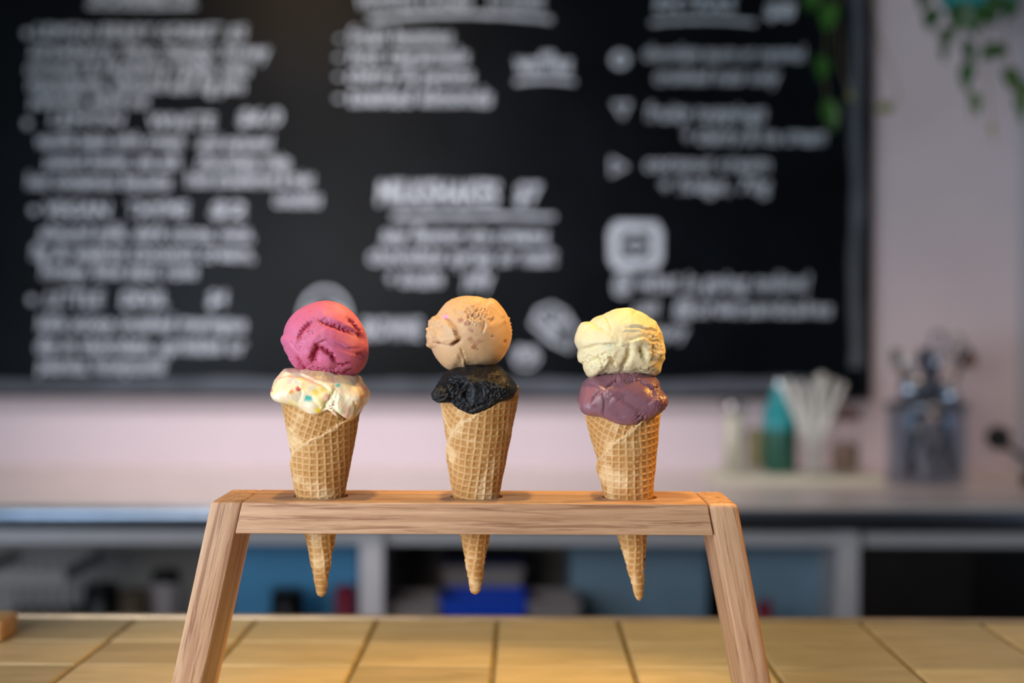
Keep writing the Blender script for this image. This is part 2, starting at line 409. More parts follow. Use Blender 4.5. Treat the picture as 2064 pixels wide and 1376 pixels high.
# camera-style badge: rounded square with a dark centre
rs = []
for cx, cy, a0 in ((1312, 468, -90), (1312, 520, 0), (1250, 520, 90), (1250, 468, 180)):
    rs += [(cx+12*math.cos(R(a0+t)), cy+12*math.sin(R(a0+t))) for t in (0, 30, 60, 90)]
mb = stroke(rs, 22, True)
stroke([(1281+19*math.cos(R(t)), 494+15*math.sin(R(t))) for t in range(0, 360, 30)], 7, True, mb)
drawing('chalk_badge', mb)
# doodles: ice cream scoop outline and a slanted cone
mb = stroke([(655+48*math.cos(R(t)), 640+58*math.sin(R(t))) for t in range(150, 400, 12)], 7)
stroke([(612+k*13, 640-26*math.sin(k*.45)) for k in range(8)], 7, False, mb); drawing('chalk_doodle', mb)
mb = stroke([(1072, 652), (1085, 625), (1112, 614), (1140, 630), (1158, 662), (1148, 706), (1110, 686)], 7, True)
for k in range(5): stroke([(1082+k*15, 632-k*3+6), (1140-k*3, 694-k*2)], 5, False, mb)
for k in range(3): stroke([(1098+k*12, 672+k*6), (1118+k*12, 628+k*8)], 4, False, mb)
drawing('chalk_doodle', mb)
drawing('chalk_doodle', stroke([(1060+26*math.cos(R(t))*(1+.15*math.sin(t)), 722+18*math.sin(R(t))) for t in range(0, 360, 24)], 5, True))
# smudged chalk border line
def border(pts, wpx):
    mb = stroke(pts, wpx); return mb.build('chalk_border', M['chalkdim'], board)
border([(x, 779+3*math.sin(x*.011)) for x in range(-400, 1741, 60)], 30)
border([(1728-.006*y+3*math.sin(y*.02), y) for y in range(-380, 764, 40)], 24)

# ------------------------------------------------------------------ back bench
ZB = P(1000, 1015, 2.54).z
YF = 2.54
xl, xr = -2.0, XR
bench = empty('back_bench', (0, 2.85, 0), 'pale topped back bench with steel front edge and open shelves under the pink wall', 'bench')
MB().box(xl, xr, YF, YW, ZB-.012, ZB, .003).build('worktop', M['bench'], bench)
nb = 12; V = []
for x_ in (xl, xr):
    V += [(x_, YF+.014-.020*math.sin(math.pi*(k+.5)/(nb+1)), ZB-.050+.049*(.5-.5*math.cos(math.pi*k/nb))) for k in range(nb+1)]+[(x_, YF+.03, ZB-.001), (x_, YF+.03, ZB-.050)]
m_ = nb+3; Fc = [(k, (k+1) % m_, m_+(k+1) % m_, m_+k) for k in range(m_)]+[tuple(range(m_-1, -1, -1)), tuple(range(m_, 2*m_))]
o = autosmooth(pmesh('front_edge', V, Fc, M['steelblue'], bench), 50)
bm = bmesh.new(); bm.from_mesh(o.data); bmesh.ops.recalc_face_normals(bm, faces=bm.faces[:]); bm.to_mesh(o.data); bm.free()
MB().box(xl, xr, YF+.03, YF+.05, ZB-.078, ZB-.051, .001).build('support_rail', M['white'], bench)
MB().box(xl, xr, YW-.02, YW-.002, .1, ZB-.012).build('back_panel', M['shelfgrey'], bench)
MB().box(xl, xr, YF+.05, YW-.02, .12, .15).build('shelf', M['white'], bench)
ZS = .60
MB().box(xl, xr, YF+.05, YW-.02, ZS-.02, ZS).build('shelf', M['darkwood'], bench)
def post(px0, px1, Y=YF+.01):
    a = P(px0, 1150, Y).x; c = P(px1, 1150, Y).x
    MB().box(a, c, Y, Y+.04, 0, ZB-.05, .003).build('upright', M['white'], bench)
    MB().box((a+c)/2-.009, (a+c)/2+.009, Y+.04, YW-.02, .15, ZB-.05, .001).build('divider', M['white'], bench)
post(725, 773); post(1690, 1733)
# dark doors at the right
a = P(1736, 1150, YF+.02).x; c = P(1962, 1150, YF+.02).x
MB().box(a, c, YF+.02, YF+.04, .15, ZB-.08, .002).build('door_panel', M['darkwood'], bench)
MB().box(c+.004, XR, YF+.02, YF+.04, .15, ZB-.08, .002).build('door_panel', M['black'], bench)

def tub(name, px0, px1, py0, Y, depth, mat, label, cat, h=None, lid=None):
    """open storage tub with rim and tapered walls standing on the shelf"""
    x0 = P(px0, py0, Y).x; x1 = P(px1, py0, Y).x; z1 = P((px0+px1)/2, py0, Y).z
    t = empty(name, ((x0+x1)/2, Y+depth/2, ZS), label, cat)
    i = .012
    mb = MB(); tk = .004
    for (ax, bx, ay, by) in ((x0+tk, x1-tk, Y, Y+tk), (x0+tk, x1-tk, Y+depth-tk, Y+depth), (x0, x0+tk, Y, Y+depth), (x1-tk, x1, Y, Y+depth)):
        mb.box(ax, bx, ay, by, ZS+.004, z1-.012)
    mb.box(x0, x1, Y, Y+depth, ZS, ZS+.004); mb.build('body', mat, t)
    mb = MB(); e = .006
    for (ax, bx, ay, by) in ((x0-e, x1+e, Y-e, Y+tk), (x0-e, x1+e, Y+depth-tk, Y+depth+e), (x0-e, x0+tk, Y+tk, Y+depth-tk), (x1-tk, x1+e, Y+tk, Y+depth-tk)):
        mb.box(ax, bx, ay, by, z1-.012, z1, .001)
    mb.build('rim', mat, t)
    if lid: MB().box(x0-e, x1+e, Y-e, Y+depth+e, z1+.0005, z1+.014, .003).build('lid', lid, t)
    return t
tub('storage_bin', 470, 722, 1090, 2.80, .30, M['blueplastic'], 'tall blue plastic storage bin on the shelf left of the white upright', 'storage bin')
tub('storage_bin', 1150, 1425, 1092, 2.80, .30, M['slate'], 'slate blue storage bin on the shelf in the middle bay, between the uprights', 'storage bin')
tub('storage_bin', 1500, 1688, 1086, 2.76, .30, M['slate'], 'slate blue storage bin beside the right white upright', 'storage bin')
tub('storage_bin', 892, 1058, 1206, 2.62, .12, M['cobalt'], 'low bright cobalt blue plastic bin behind the middle cone', 'storage bin')
tub('storage_bin', 775, 880, 1214, 2.62, .12, M['greyplastic'], 'low grey plastic bin left of the cobalt blue bin', 'storage bin')
tub('storage_bin', 1068, 1165, 1212, 2.62, .12, M['greyplastic'], 'low grey plastic bin right of the cobalt blue bin', 'storage bin')
tub('storage_bin', 895, 1050, 1142, 2.84, .14, M['greyplastic'], 'dark bin with a navy lid at the back of the middle bay', 'storage bin', lid=M['navy'])
# red jars
def canister(name, px, py0, w, Y, mat, label, cat, lidmat=None):
    x = P(px, py0, Y).x; z1 = P(px, py0, Y).z; r = w*Y/F/2
    t = empty(name, (x, Y, ZS), label, cat)
    MB().lathe((x, Y, ZS), [(0, 0), (r*.9, 0), (r, .006), (r, z1-ZS-.03), (r*.9, z1-ZS-.02), (0, z1-ZS-.02)], 28).build('body', mat, t, True)
    MB().lathe((x, Y, ZS), [(0, z1-ZS-.0195), (r*.95, z1-ZS-.0195), (r*.95, z1-ZS), (0, z1-ZS)], 28).build('lid', lidmat or mat, t)
    return t
canister('canister', 697, 1180, 46, 2.66, M['red'], 'dark red canister against the white upright under the bench', 'canister', M['red'])
canister('canister', 1541, 1212, 34, 2.62, M['red'], 'small dark red canister seen just past the stand\'s right leg', 'canister')
canister('canister', 580, 1186, 70, 2.66, M['black'], 'wide black canister on the shelf behind the left cone tip', 'canister')
canister('canister', 335, 1150, 60, 2.68, M['greyplastic'], 'dark grey canister left of the stand under the bench', 'canister', M['black'])
canister('canister', 205, 1178, 74, 2.64, M['black'], 'black canister beside the white wire basket', 'canister')
canister('canister', 270, 1190, 60, 2.64, M['wicker'], 'short brown canister between black and dark grey canisters', 'canister')
# white wire basket at far left
x0 = P(-60, 1145, 2.62).x; x1 = P(132, 1145, 2.62).x; z1 = P(50, 1150, 2.62).z; Y0 = 2.62; dp = .24
t = empty('wire_basket', ((x0+x1)/2, Y0+dp/2, ZS), 'white wire basket at the far left of the shelf', 'basket')
mb = MB().box(x0, x1, Y0, Y0+.006, z1-.028, z1).box(x0, x1, Y0+dp-.006, Y0+dp, z1-.02, z1).box(x0, x0+.006, Y0+.006, Y0+dp-.006, z1-.02, z1).box(x1-.006, x1, Y0+.006, Y0+dp-.006, z1-.02, z1)
mb.build('rim', M['wire'], t)
mb = MB()
for k in range(8):
    xx = x0+.004+(x1-x0-.008)*k/7; mb.tube([(xx, Y0+.003, ZS+.001), (xx, Y0+.003, z1-.02)], .0035, 6)
    mb.tube([(xx, Y0+dp-.003, ZS+.001), (xx, Y0+dp-.003, z1-.02)], .0035, 6)
for zz in (ZS+.004, (ZS+z1)/2): mb.tube([(x0, Y0, zz), (x1, Y0, zz)], .003, 6).tube([(x0, Y0+dp, zz), (x1, Y0+dp, zz)], .003, 6)
mb.build('wire_grid', M['wire'], t)['kind'] = 'stuff'
MB().box(x0+.012, x1-.012, Y0+.012, Y0+dp-.012, ZS+.004, ZS+.13, .004).build('liner', M['wicker'], t)

# ------------------------------------------------------------------ things on the bench
YJ = 2.93
kk = YJ/F
def jx(px, Y=YJ): return P(px, 960, Y).x
def jz(py, Y=YJ): return P(1700, py, Y).z
x0, x1 = jx(1435), jx(1765)
t = tag(MB().box(x0, x1, YJ-.075, YJ+.12, ZB+.0005, ZB+.014, .004).build('serving_tray', M['cream']), 'pale flat tray carrying the jars and straws on the back bench', 'tray')
ZT = ZB+.0145
def jar(name, px, py0, w, Y, label, cat, content, lidm=None, fill=.8, glassm='glass', shoulder=.0, n=36):
    x = jx(px, Y); z1 = P(px, py0, Y).z; r = w*Y/F/2; h = z1-ZT
    t = empty(name, (x, Y, ZT), label, cat)
    rn = r*(1-shoulder); hs = h*(.72 if shoulder else 1)
    MB().lathe((x, Y, ZT), [(0, 0), (r*.93, 0), (r, .006), (r, hs), (rn, min(h, hs+.012 if shoulder else h)), (rn, h), (rn-.003, h), (rn-.003, hs), (r-.003, hs-.004), (r-.003, .009), (0, .008)], n).build('glass_body', M[glassm], t, True)
    if content: MB().lathe((x, Y, ZT), [(0, .0085), (r-.0035, .0095), (r-.0035, (hs)*fill), (r*.4, hs*fill+.004), (0, hs*fill+.005)], n).build('contents', M[content], t, True)
    if lidm: MB().lathe((x, Y, ZT), [(0, h+.0005), (rn+.001, h+.0005), (rn+.001, h+.016), (rn*.4, h+.018), (rn*.3, h+.026), (0, h+.028)], n).build('lid', M[lidm], t, True)
    return t
jar('glass_jar', 1478, 828, 46, YJ, 'clear jar of cream powder with steel lid, leftmost on tray', 'jar', 'cream', 'steel', .92)
jar('glass_jar', 1522, 838, 42, YJ+.05, 'glass jar of yellowish sugar between the cream jar and teal bottle', 'jar', 'yellowish', None, .75)
jar('glass_jar', 1703, 845, 62, YJ-.01, 'short clear jar of brown sugar right of the straws', 'jar', 'brownstuff', 'copper', .55)
# teal bottle
x = jx(1572, YJ+.03); Y = YJ+.03; h = P(1572, 778, Y).z-ZT; r = 68*kk/2
t = empty('teal_bottle', (x, Y, ZT), 'green bottle with a teal upper half behind the jars', 'bottle')
MB().lathe((x, Y, ZT), [(0, 0), (r*.9, 0), (r, .008), (r, h*.45), (r*.98, h*.5)], 36).build('base', M['green'], t, True)
MB().lathe((x, Y, ZT), [(r*.98, h*.5), (r*.97, h*.72), (r*.6, h*.86), (r*.5, h*.9), (r*.5, h), (0, h)], 36).build('shoulder', M['teal'], t, True)
MB().lathe((x, Y, ZT), [(0, h+.0005), (r*.55, h+.0005), (r*.55, h+.012), (0, h+.012)], 24).build('cap', M['steel'], t)
# straw glass
x = jx(1640, YJ-.04); Y = YJ-.04; r = 46*kk/2; h = P(1640, 868, Y).z-ZT
t = empty('straw_glass', (x, Y, ZT), 'slim clear glass holding the paper straws', 'glass')
MB().lathe((x, Y, ZT), [(0, 0), (r*.8, 0), (r*.85, .005), (r, h), (r-.002, h), (r*.8-.001, .008), (0, .008)], 32).build('glass_body', M['glass'], t, True)
ends = [(1578, 774), (1590, 764), (1616, 768), (1626, 778), (1648, 757), (1656, 752), (1664, 756), (1682, 764), (1702, 772)]
names = ['leftmost', 'second from the left', 'third from the left', 'fourth from the left', 'middle', 'fourth from the right', 'third from the right', 'second from the right', 'rightmost']
for i, (ex, ey) in enumerate(ends):
    yo = .010*math.sin(i*2.1)
    top = P(ex, ey, Y+yo*1.5); f = (i-4)/4
    bot = Vector((x-f*r*.45, Y-yo*.8, ZT+.010))
    o = MB().tube([bot, bot.lerp(top, .5), top], .0056, 10).build('paper_straw', M['straw'])
    for p_ in o.data.polygons: p_.use_smooth = len(p_.vertices) == 4
    tag(o, 'white paper straw, %s of the fan in the slim glass' % names[i], 'straw', 'paper straws in the slim glass')
# utensil jar
YU = 2.90
x = jx(1868, YU); r = 158*YU/F/2; h = P(1868, 812, YU).z-ZB; zb0 = ZB+.0005
t = empty('utensil_jar', (x, YU, zb0), 'large smoky glass jar holding steel scoops and tongs', 'jar')
MB().lathe((x, YU, zb0), [(0, 0), (r*.95, 0), (r, .008), (r, h), (r-.004, h), (r-.004, .012), (0, .011)], 48).build('glass_body', M['greyglass'], t, True)
MB().lathe((x, YU, zb0), [(r+.0005, h-.012), (r+.003, h-.012), (r+.003, h+.001), (r+.0005, h+.001)], 48).build('rim_band', M['steelblue'], t, True)
def utensil(name, e, bpx, label, cat, mat, rad, head, Y=YU, yo=0.0):
    top = P(e[0], e[1], Y+yo); bot = Vector((jx(bpx, YU), YU+yo*.7, zb0+.016))
    t = empty(name, bot, label, cat); d = (top-bot)
    MB().tube([bot, bot+d*.5, bot+d*.93], [rad*.7, rad*.8, rad], 12, .35).build('handle', M[mat], t, True)
    c = bot+d*.95
    if head == 'loop': MB().tube([c+Vector((math.sin(R(a))*.016, 0, -math.cos(R(a))*.024+.022)) for a in range(0, 361, 30)], .004, 8).build('loop', M[mat], t, True)
    if head == 'spoon':
        mb = MB().lathe(c+Vector((.004, 0, .004)), [(0, -.024), (.016, -.02), (.026, -.004), (.027, 0), (.024, 0), (.014, -.014), (0, -.018)], 24, (.5, -.6, .4)); mb.build('bowl', M[mat], t, True)
    if head == 'paddle': MB().tube([c-d.normalized()*.05, c-d.normalized()*.02, c+d.normalized()*.015], [rad, rad*2.2, rad*1.3], 14, .35).build('blade', M[mat], t, True)
    return t
utensil('serving_paddle', (1806, 706), 1890, 'pale steel paddle leaning furthest left in the utensil jar', 'utensil', 'steel', .013, 'paddle', yo=-.01)
utensil('serving_paddle', (1866, 704), 1922, 'bluish steel paddle in the middle of the utensil jar', 'utensil', 'steelblue', .016, 'paddle', yo=.02)
utensil('serving_paddle', (1842, 760), 1826, 'short bluish paddle standing upright at the left inside the utensil jar', 'utensil', 'steelblue', .014, 'paddle', yo=-.03)
utensil('tongs', (1894, 700), 1838, 'steel tongs with a looped top behind the middle paddle of the utensil jar', 'utensil', 'steelblue', .009, 'loop', yo=.035)
utensil('tongs', (1930, 708), 1880, 'steel tongs leaning right in the utensil jar, beside the brown spoon', 'utensil', 'steel', .009, 'loop', yo=.0)
utensil('wooden_spoon', (1952, 708), 1850, 'dark brown spoon with round bowl leaning out right of the utensil jar', 'spoon', 'copper', .008, 'spoon', yo=.03)
utensil('serving_paddle', (1905, 775), 1912, 'short steel paddle standing low at the right inside the utensil jar', 'utensil', 'steelblue', .013, 'paddle', yo=-.035)

# black knob on a rod
YK = 2.86
c = P(2012, 882, YK); r = 25*YK/F
xk = P(2100, 985, YK).x
t = empty('knob_lever', (xk, YK, ZB), 'black ball knob on a slanted rod right of the utensil jar', 'lever')
MB().lathe(c, [(0, -r)]+[(r*math.sin(R(a)), -r*math.cos(R(a))) for a in range(15, 180, 15)]+[(0, r)], 24).build('knob', M['black'], t, True)
MB().tube([c+Vector((r*.7, 0, -r*.7)), Vector((xk, YK, ZB+.03))], .006, 10).build('rod', M['black'], t, True)
MB().lathe((xk, YK, ZB+.0005), [(0, 0), (.04, 0), (.04, .02), (.02, .035), (0, .035)], 24).build('base', M['black'], t, True)

# ------------------------------------------------------------------ hanging plants
def leaf(c, L, W, ang, tilt, mat, parent, yaw=0):
    """heart-shaped leaf with a folded midrib; ang = direction of its tip in the picture plane"""
    V = []; Fc = []; n = 8
    for i in range(n+1):
        s = i/n; w_ = W*(math.sin(math.pi*min(1, s*.98+.02)**.62))*(1-.12*s)/1.0
        zc = L*(s-.1); fold = .22
        for k in (-1, -.5, 0, .5, 1): V.append(Vector((k*w_/2, -abs(k)*w_*fold-.18*L*s*s, zc)))
    for i in range(n):
        for k in range(4): a = i*5+k; Fc.append((a, a+1, a+6, a+5))
    m3 = Matrix.Rotation(yaw, 3, 'Z') @ Matrix.Rotation(-(ang-math.pi/2), 3, 'Y').transposed().transposed() @ Matrix.Rotation(tilt, 3, 'X')
    V = [m3 @ v for v in V]
    thick = m3 @ Vector((0, .0012, 0)); nv = len(V)
    V2 = V+[v+thick for v in V]; F2 = Fc+[tuple(reversed([i+nv for i in f])) for f in Fc]
    V2 = [v+Vector(c) for v in V2]
    return pmesh('leaf', V2, F2, mat, parent, True)
def vine(parent, pts, Y, leaves, stem='vine', r=.0016):
    W = [P(x, y, Y+.01*math.sin(i*1.7)) for i, (x, y) in enumerate(pts)]
    S = []
    for i in range(len(W)-1):
        for k in range(4): S.append(W[i].lerp(W[i+1], k/4))
    S.append(W[-1])
    MB().tube(S, r, 6).build('stem', M[stem], parent, True)
    for (x, y, lp, wp, ang, mt) in leaves:
        leaf(P(x, y, Y-.012), lp*Y/F, wp*Y/F, R(ang), R(random.uniform(-25, 25)), M[mt], parent, R(random.uniform(-35, 35)))
YP = 2.92
cx = P(1972, 0, YP).x; zp = P(1972, 26, YP).z; rp = 84*YP/F
pl = empty('hanging_plant', (cx, YP, zp), 'trailing leafy plant in a teal pot hanging before the pink wall', 'plant')
MB().lathe((cx, YP, zp), [(0, 0), (rp*.55, 0), (rp*.8, .012), (rp, .05), (rp*.98, .12), (rp*.92, .125), (rp*.9, .10), (0, .10)], 40).build('pot', M['teal'], pl, True)
MB().lathe((cx, YP, zp), [(0, .1005), (rp*.89, .1005), (rp*.5, .112), (0, .115)], 24).build('soil', M['soil'], pl, True)
for a in (30, 150, 270):
    MB().tube([(cx+rp*.95*math.cos(R(a)), YP+rp*.95*math.sin(R(a)), zp+.125), (cx, YP, zp+.62)], .0015, 6).build('cord', M['cord'], pl)
MB().tube([(cx, YP, zp+.62), (cx, YP, 3.2)], .002, 6).build('cord', M['cord'], pl)
def overrim(px0, lst, Y, leaves, stem='vine', topy=-90):
    vine(pl, [(1972, topy-20), (px0, topy)]+lst, Y, leaves, stem)
overrim(1880, [(1874, -20), (1878, 40), (1892, 80), (1906, 118)], YP-.09, [(1868, -20, 46, 34, 250, 'leaf'), (1884, 22, 52, 40, 255, 'leaf'), (1906, 60, 46, 30, 275, 'leaf'), (1900, 95, 34, 18, 280, 'leaf')])
overrim(1945, [(1944, 0), (1944, 90), (1952, 160), (1956, 240)], YP-.10, [(1938, 10, 64, 52, 260, 'leaf'), (1960, 18, 60, 56, 275, 'leaf'), (1946, 85, 62, 34, 280, 'leaf'), (1952, 130, 62, 34, 262, 'leaf'), (1960, 190, 54, 34, 270, 'leafb')])
overrim(1990, [(1988, 0), (1984, 100), (1992, 200), (2004, 285)], YP-.09, [(1985, 10, 58, 46, 290, 'leaf'), (2004, 95, 50, 36, 235, 'leaf'), (2018, 92, 46, 34, 245, 'leaf'), (1998, 250, 30, 12, 280, 'leafd')], 'twig')
overrim(2030, [(2024, 0), (2032, 120), (2044, 200), (2062, 262)], YP-.08, [(2030, 0, 50, 48, 270, 'leaf'), (2010, -8, 46, 46, 250, 'leaf'), (2036, 140, 50, 38, 265, 'leaf'), (2044, 150, 44, 28, 280, 'leaf'), (2054, 196, 60, 24, 280, 'leafb'), (2062, 170, 60, 30, 270, 'leaf')])
# second plant, before the board
YQ = 2.95
cx = P(1690, 0, YQ).x; zq = P(1690, -170, YQ).z; rp = .075
pl2 = empty('hanging_plant', (cx, YQ, zq), 'trailing vine hanging before the chalkboard\'s right end', 'plant')
MB().lathe((cx, YQ, zq), [(0, 0), (rp*.7, 0), (rp, .03), (rp, .12), (rp*.92, .12), (rp*.9, .10), (0, .10)], 36).build('pot', M['tealdark'], pl2, True)
for a in (90, 210, 330):
    MB().tube([(cx+rp*.95*math.cos(R(a)), YQ+rp*.95*math.sin(R(a)), zq+.12), (cx, YQ, zq+.5)], .0015, 6).build('cord', M['cord'], pl2)
MB().tube([(cx, YQ, zq+.5), (cx, YQ, 3.2)], .002, 6).build('cord', M['cord'], pl2)
vine(pl2, [(1690, -300), (1640, -270), (1650, -60), (1668, 40), (1664, 150), (1668, 262)], YQ-.09,
     [(1640, -20, 50, 38, 255, 'leafb'), (1674, 14, 62, 42, 262, 'leafb'), (1654, 120, 62, 42, 255, 'leafb'), (1666, 208, 66, 38, 288, 'leafb'), (1660, -60, 46, 36, 290, 'leaf')])
vine(pl2, [(1690, -300), (1735, -260), (1765, 60), (1795, 130), (1812, 195), (1790, 222)], YQ-.08, [(1796, 216, 40, 26, 190, 'leafd')], 'twig')
vine(pl2, [(1700, -300), (1700, -270), (1690, 40), (1700, 150), (1720, 205)], YQ-.10, [(1712, 188, 26, 16, 300, 'leafd')], 'twig', .0012)

# ------------------------------------------------------------------ tiled counter
ZC = 1.0
O = PZ(1003, 1250, ZC); ang = math.atan2(28, F)
ux = Vector((math.cos(ang), -math.sin(ang), 0)); vy = Vector((-math.sin(ang), -math.cos(ang), 0))
counter = empty('tiled_counter', (O.x, O.y, 0), 'front counter topped with glazed tan tiles under the cone stand', 'counter')
TW = (PZ(1248, 1256, ZC)-PZ(1003, 1255, ZC)).length
ys = [1250, 1295, 1343]; D = [(PZ(1003, y, ZC)-O).length for y in ys]; rows = [D[0], D[1], D[2]]
while len(rows) < 8: rows.append(rows[-1]+.0955)
def cpt(u, v, z): return O+ux*u+vy*v+Vector((0, 0, z-ZC))
nc = 9
def cbox(name, u0, u1, v0, v1, z0, z1, mat, ch=0):
    mb = MB(); mb.hexa([cpt(u0, v0, z0), cpt(u1, v0, z0), cpt(u1, v1, z0), cpt(u0, v1, z0), cpt(u0, v0, z1), cpt(u1, v0, z1), cpt(u1, v1, z1), cpt(u0, v1, z1)], ch)
    return mb.build(name, mat, counter)
VE = rows[-1]
cbox('grout_bed', -nc*TW, nc*TW, 0, VE, ZC-.03, ZC-.0022, M['grout'])
cbox('edge_trim', -nc*TW, nc*TW, -.017, -.0045, ZC-.03, ZC+.002, M['edgetrim'], .0025)
cbox('counter_body', -nc*TW, nc*TW, -.01, VE-.02, .02, ZC-.031, M['darkwood'])
tiles = {}
for j in range(len(rows)-1):
    d0, d1 = rows[j]+.0008, rows[j+1]-.0008; gh = .0016; w2 = TW/2-.0022; h2 = (d1-d0)/2
    V = []; rr = random.Random(j)
    for (ins, z) in ((.0003, -.010), (0, -.0022), (.0016, 0)):
        for (sx, sy) in ((-1, -1), (1, -1), (1, 1), (-1, 1)): V.append((sx*(w2-ins), sy*(h2-ins), z))
    V.append((0, 0, .0004))
    Fc = [(3, 2, 1, 0)]+[(a+k, a+(k+1) % 4, b_+(k+1) % 4, b_+k) for a, b_ in ((0, 4), (4, 8)) for k in range(4)]+[(8+k, 8+(k+1) % 4, 12) for k in range(4)]
    me = bpy.data.meshes.new('tile'); me.from_pydata(V, [], Fc); me.update(); me.materials.append(M['tile'])
    for i in range(-nc, nc):
        o = bpy.data.objects.new('tile', me); COL.objects.link(o); o.parent = counter
        p = cpt((i+.5)*TW, (d0+d1)/2, ZC+rr.uniform(-.0003, .0003))
        o.location = p-counter.location; o.rotation_euler = (rr.uniform(-.004, .004), rr.uniform(-.004, .004), -ang+rr.uniform(-.003, .003))

# wooden board corner at far left on the tiles
c = PZ(1, 1298, ZC); o = MB().box(c.x-.16, c.x, c.y, c.y+.05, ZC+.0008, ZC+.0215, .005).build('wooden_board', oak('board_oak', (1, 0, 0), (.62, .40, .18), seed=4))
tag(o, 'small thick wooden board poking in at the far left on the tiles', 'board')

# ------------------------------------------------------------------ cone stand
YS0 = YC-.039; YS1 = YC+.039
ZTOP = P(955, 1013.5, YS0).z; ZBOT = P(955, 1077.0, YS0).z
def fx(px, py): return P(px, py, YS0).x
XL = fx(425, 1008); XLi = fx(487, 1010); XR0 = fx(1427, 1019); XR1 = fx(1487, 1018)
slL = (P(345, 1376, YS0)-P(425, 1008, YS0)); slL = slL.x/-slL.z
slR = (P(1555, 1376, YS0)-P(1487, 1018, YS0)); slR = slR.x/-slR.z
zf = ZC+.0006
H = ZTOP-zf
stand = empty('cone_stand', ((XL+XR1)/2, YC, ZC), 'oak cone stand with splayed legs on the tiled counter holding three cones', 'stand')
def legmesh(xa, xb, sl):
    """xa, xb = outer/inner x at the top"""
    lo = min(xa, xb); hi = max(xa, xb)
    return [(lo+sl*H, YS0, zf), (hi+sl*H, YS0, zf), (hi+sl*H, YS1, zf), (lo+sl*H, YS1, zf), (lo, YS0, ZTOP), (hi, YS0, ZTOP), (hi, YS1, ZTOP), (lo, YS1, ZTOP)]
g = .0002
oL = autosmooth(MB().hexa(legmesh(XL, XLi-g, slL), .0016, 3).build('leg', oak('oak_leg_left', (slL, 0, -1), seed=1.3), stand))
oR = autosmooth(MB().hexa(legmesh(XR0+g, XR1, slR), .0042, 4).build('leg', oak('oak_leg_right', (slR, 0, -1), seed=5.1), stand))
# cone geometry, from the photograph: axis tip and top (px), half widths perpendicular to the axis
CONES = [
 dict(tip=(648, 1199), top=(646.5, 812), prof=[(0, 5), (6, 8.5), (122, 31.5), (200, 49.0), (300, 66.5), (388, 80)], rim=388,
      seam=[(0, -140), (200, -125), (275, -70), (290, -55), (315, -19), (337, 20), (352, 35), (376, 75), (400, 130)], beta=-.02, seed=1,
      rimz=lambda th: np.interp(np.degrees(th), [-180, -90, -45, 0, 30, 60, 90, 180], [398, 396, 388, 380, 374, 369, 380, 398])),
 dict(tip=(958, 1194), top=(964, 790), prof=[(0, 6), (6, 9.5), (116, 30.5), (196, 47.5), (300, 65.5), (395, 81)], rim=412,
      seam=[(0, -150), (200, -135), (280, -85), (316, -56), (337, -42), (344, -32), (356, -19), (361.5, -6)], beta=.10, seed=2,
      rimz=lambda th: np.interp(np.degrees(th), [-180, -90, -50, -25, -6, 12, 30, 50, 68, 80, 105, 180], [405, 396, 390, 377, 364, 372, 387, 398, 406, 418, 418, 405])),
 dict(tip=(1289, 1207), top=(1253.5, 832), prof=[(0, 3), (8, 7), (126, 30), (206, 48.5), (300, 65), (377, 77.5)], rim=377,
      seam=[(0, -150), (200, -140), (270, -100), (308, -42), (318, -36), (340, -2), (354, 12), (362, 24), (378, 60)], beta=.06, seed=3,
      rimz=lambda th: np.interp(np.degrees(th), [-180, -90, -45, 0, 15, 45, 90, 180], [390, 389, 382, 369, 364, 373, 390, 390])),
]
K = YC/F
for c in CONES:
    a = P(*c['tip'], YC); b_ = P(*c['top'], YC); c['a'] = a; c['ax'] = (b_-a).normalized()
    zz = ZTOP; s = (zz-a.z)/c['ax'].z; c['hx'] = a.x+c['ax'].x*s
    dpx = s/K; pr = c['prof']; c['hr'] = np.interp(dpx, [q[0] for q in pr], [q[1] for q in pr])*K
    zb_ = ZBOT; s2 = (zb_-a.z)/c['ax'].z; c['hx2'] = a.x+c['ax'].x*s2
# bar with three holes
bar = bpy.data.meshes.new('bar'); mb = MB()
tl = (ZTOP-ZBOT)
mb.hexa([(XLi+g+slL*tl, YS0, ZBOT), (XR0-g+slR*tl, YS0, ZBOT), (XR0-g+slR*tl, YS1, ZBOT), (XLi+g+slL*tl, YS1, ZBOT),
         (XLi+g, YS0, ZTOP), (XR0-g, YS0, ZTOP), (XR0-g, YS1, ZTOP), (XLi+g, YS1, ZTOP)], .0012, 3)
tmp = MB(); bo_ = mb.build('crossbar', None, stand)
cut = MB()
for c in CONES:
    r0 = c['hr']+.0022; x0_ = c['hx']; x1_ = c['hx2']
    n = 72; V = []
    for zz in (ZBOT-.01, ZTOP+.01):
        V += [(x0_+r0*math.cos(2*math.pi*k/n), YC+r0*math.sin(2*math.pi*k/n), zz) for k in range(n)]
    cut.add(V, [(k, (k+1) % n, n+(k+1) % n, n+k) for k in range(n)]+[tuple(range(n-1, -1, -1)), tuple(range(n, 2*n))])
cuto = cut.build('cutter', None, None)
cuto.location = -stand.location; cuto.location = (0, 0, 0)
md = bo_.modifiers.new('b', 'BOOLEAN'); md.operation = 'DIFFERENCE'; md.solver = 'EXACT'; md.object = cuto
bpy.context.view_layer.update()
dg = bpy.context.evaluated_depsgraph_get(); me = bpy.data.meshes.new_from_object(bo_.evaluated_get(dg))
bo_.modifiers.clear(); bo_.data = me; me.materials.clear(); me.materials.append(oak('oak_bar', (1, 0, 0), seed=9.2)); bpy.data.objects.remove(cuto)
autosmooth(bo_, 30)

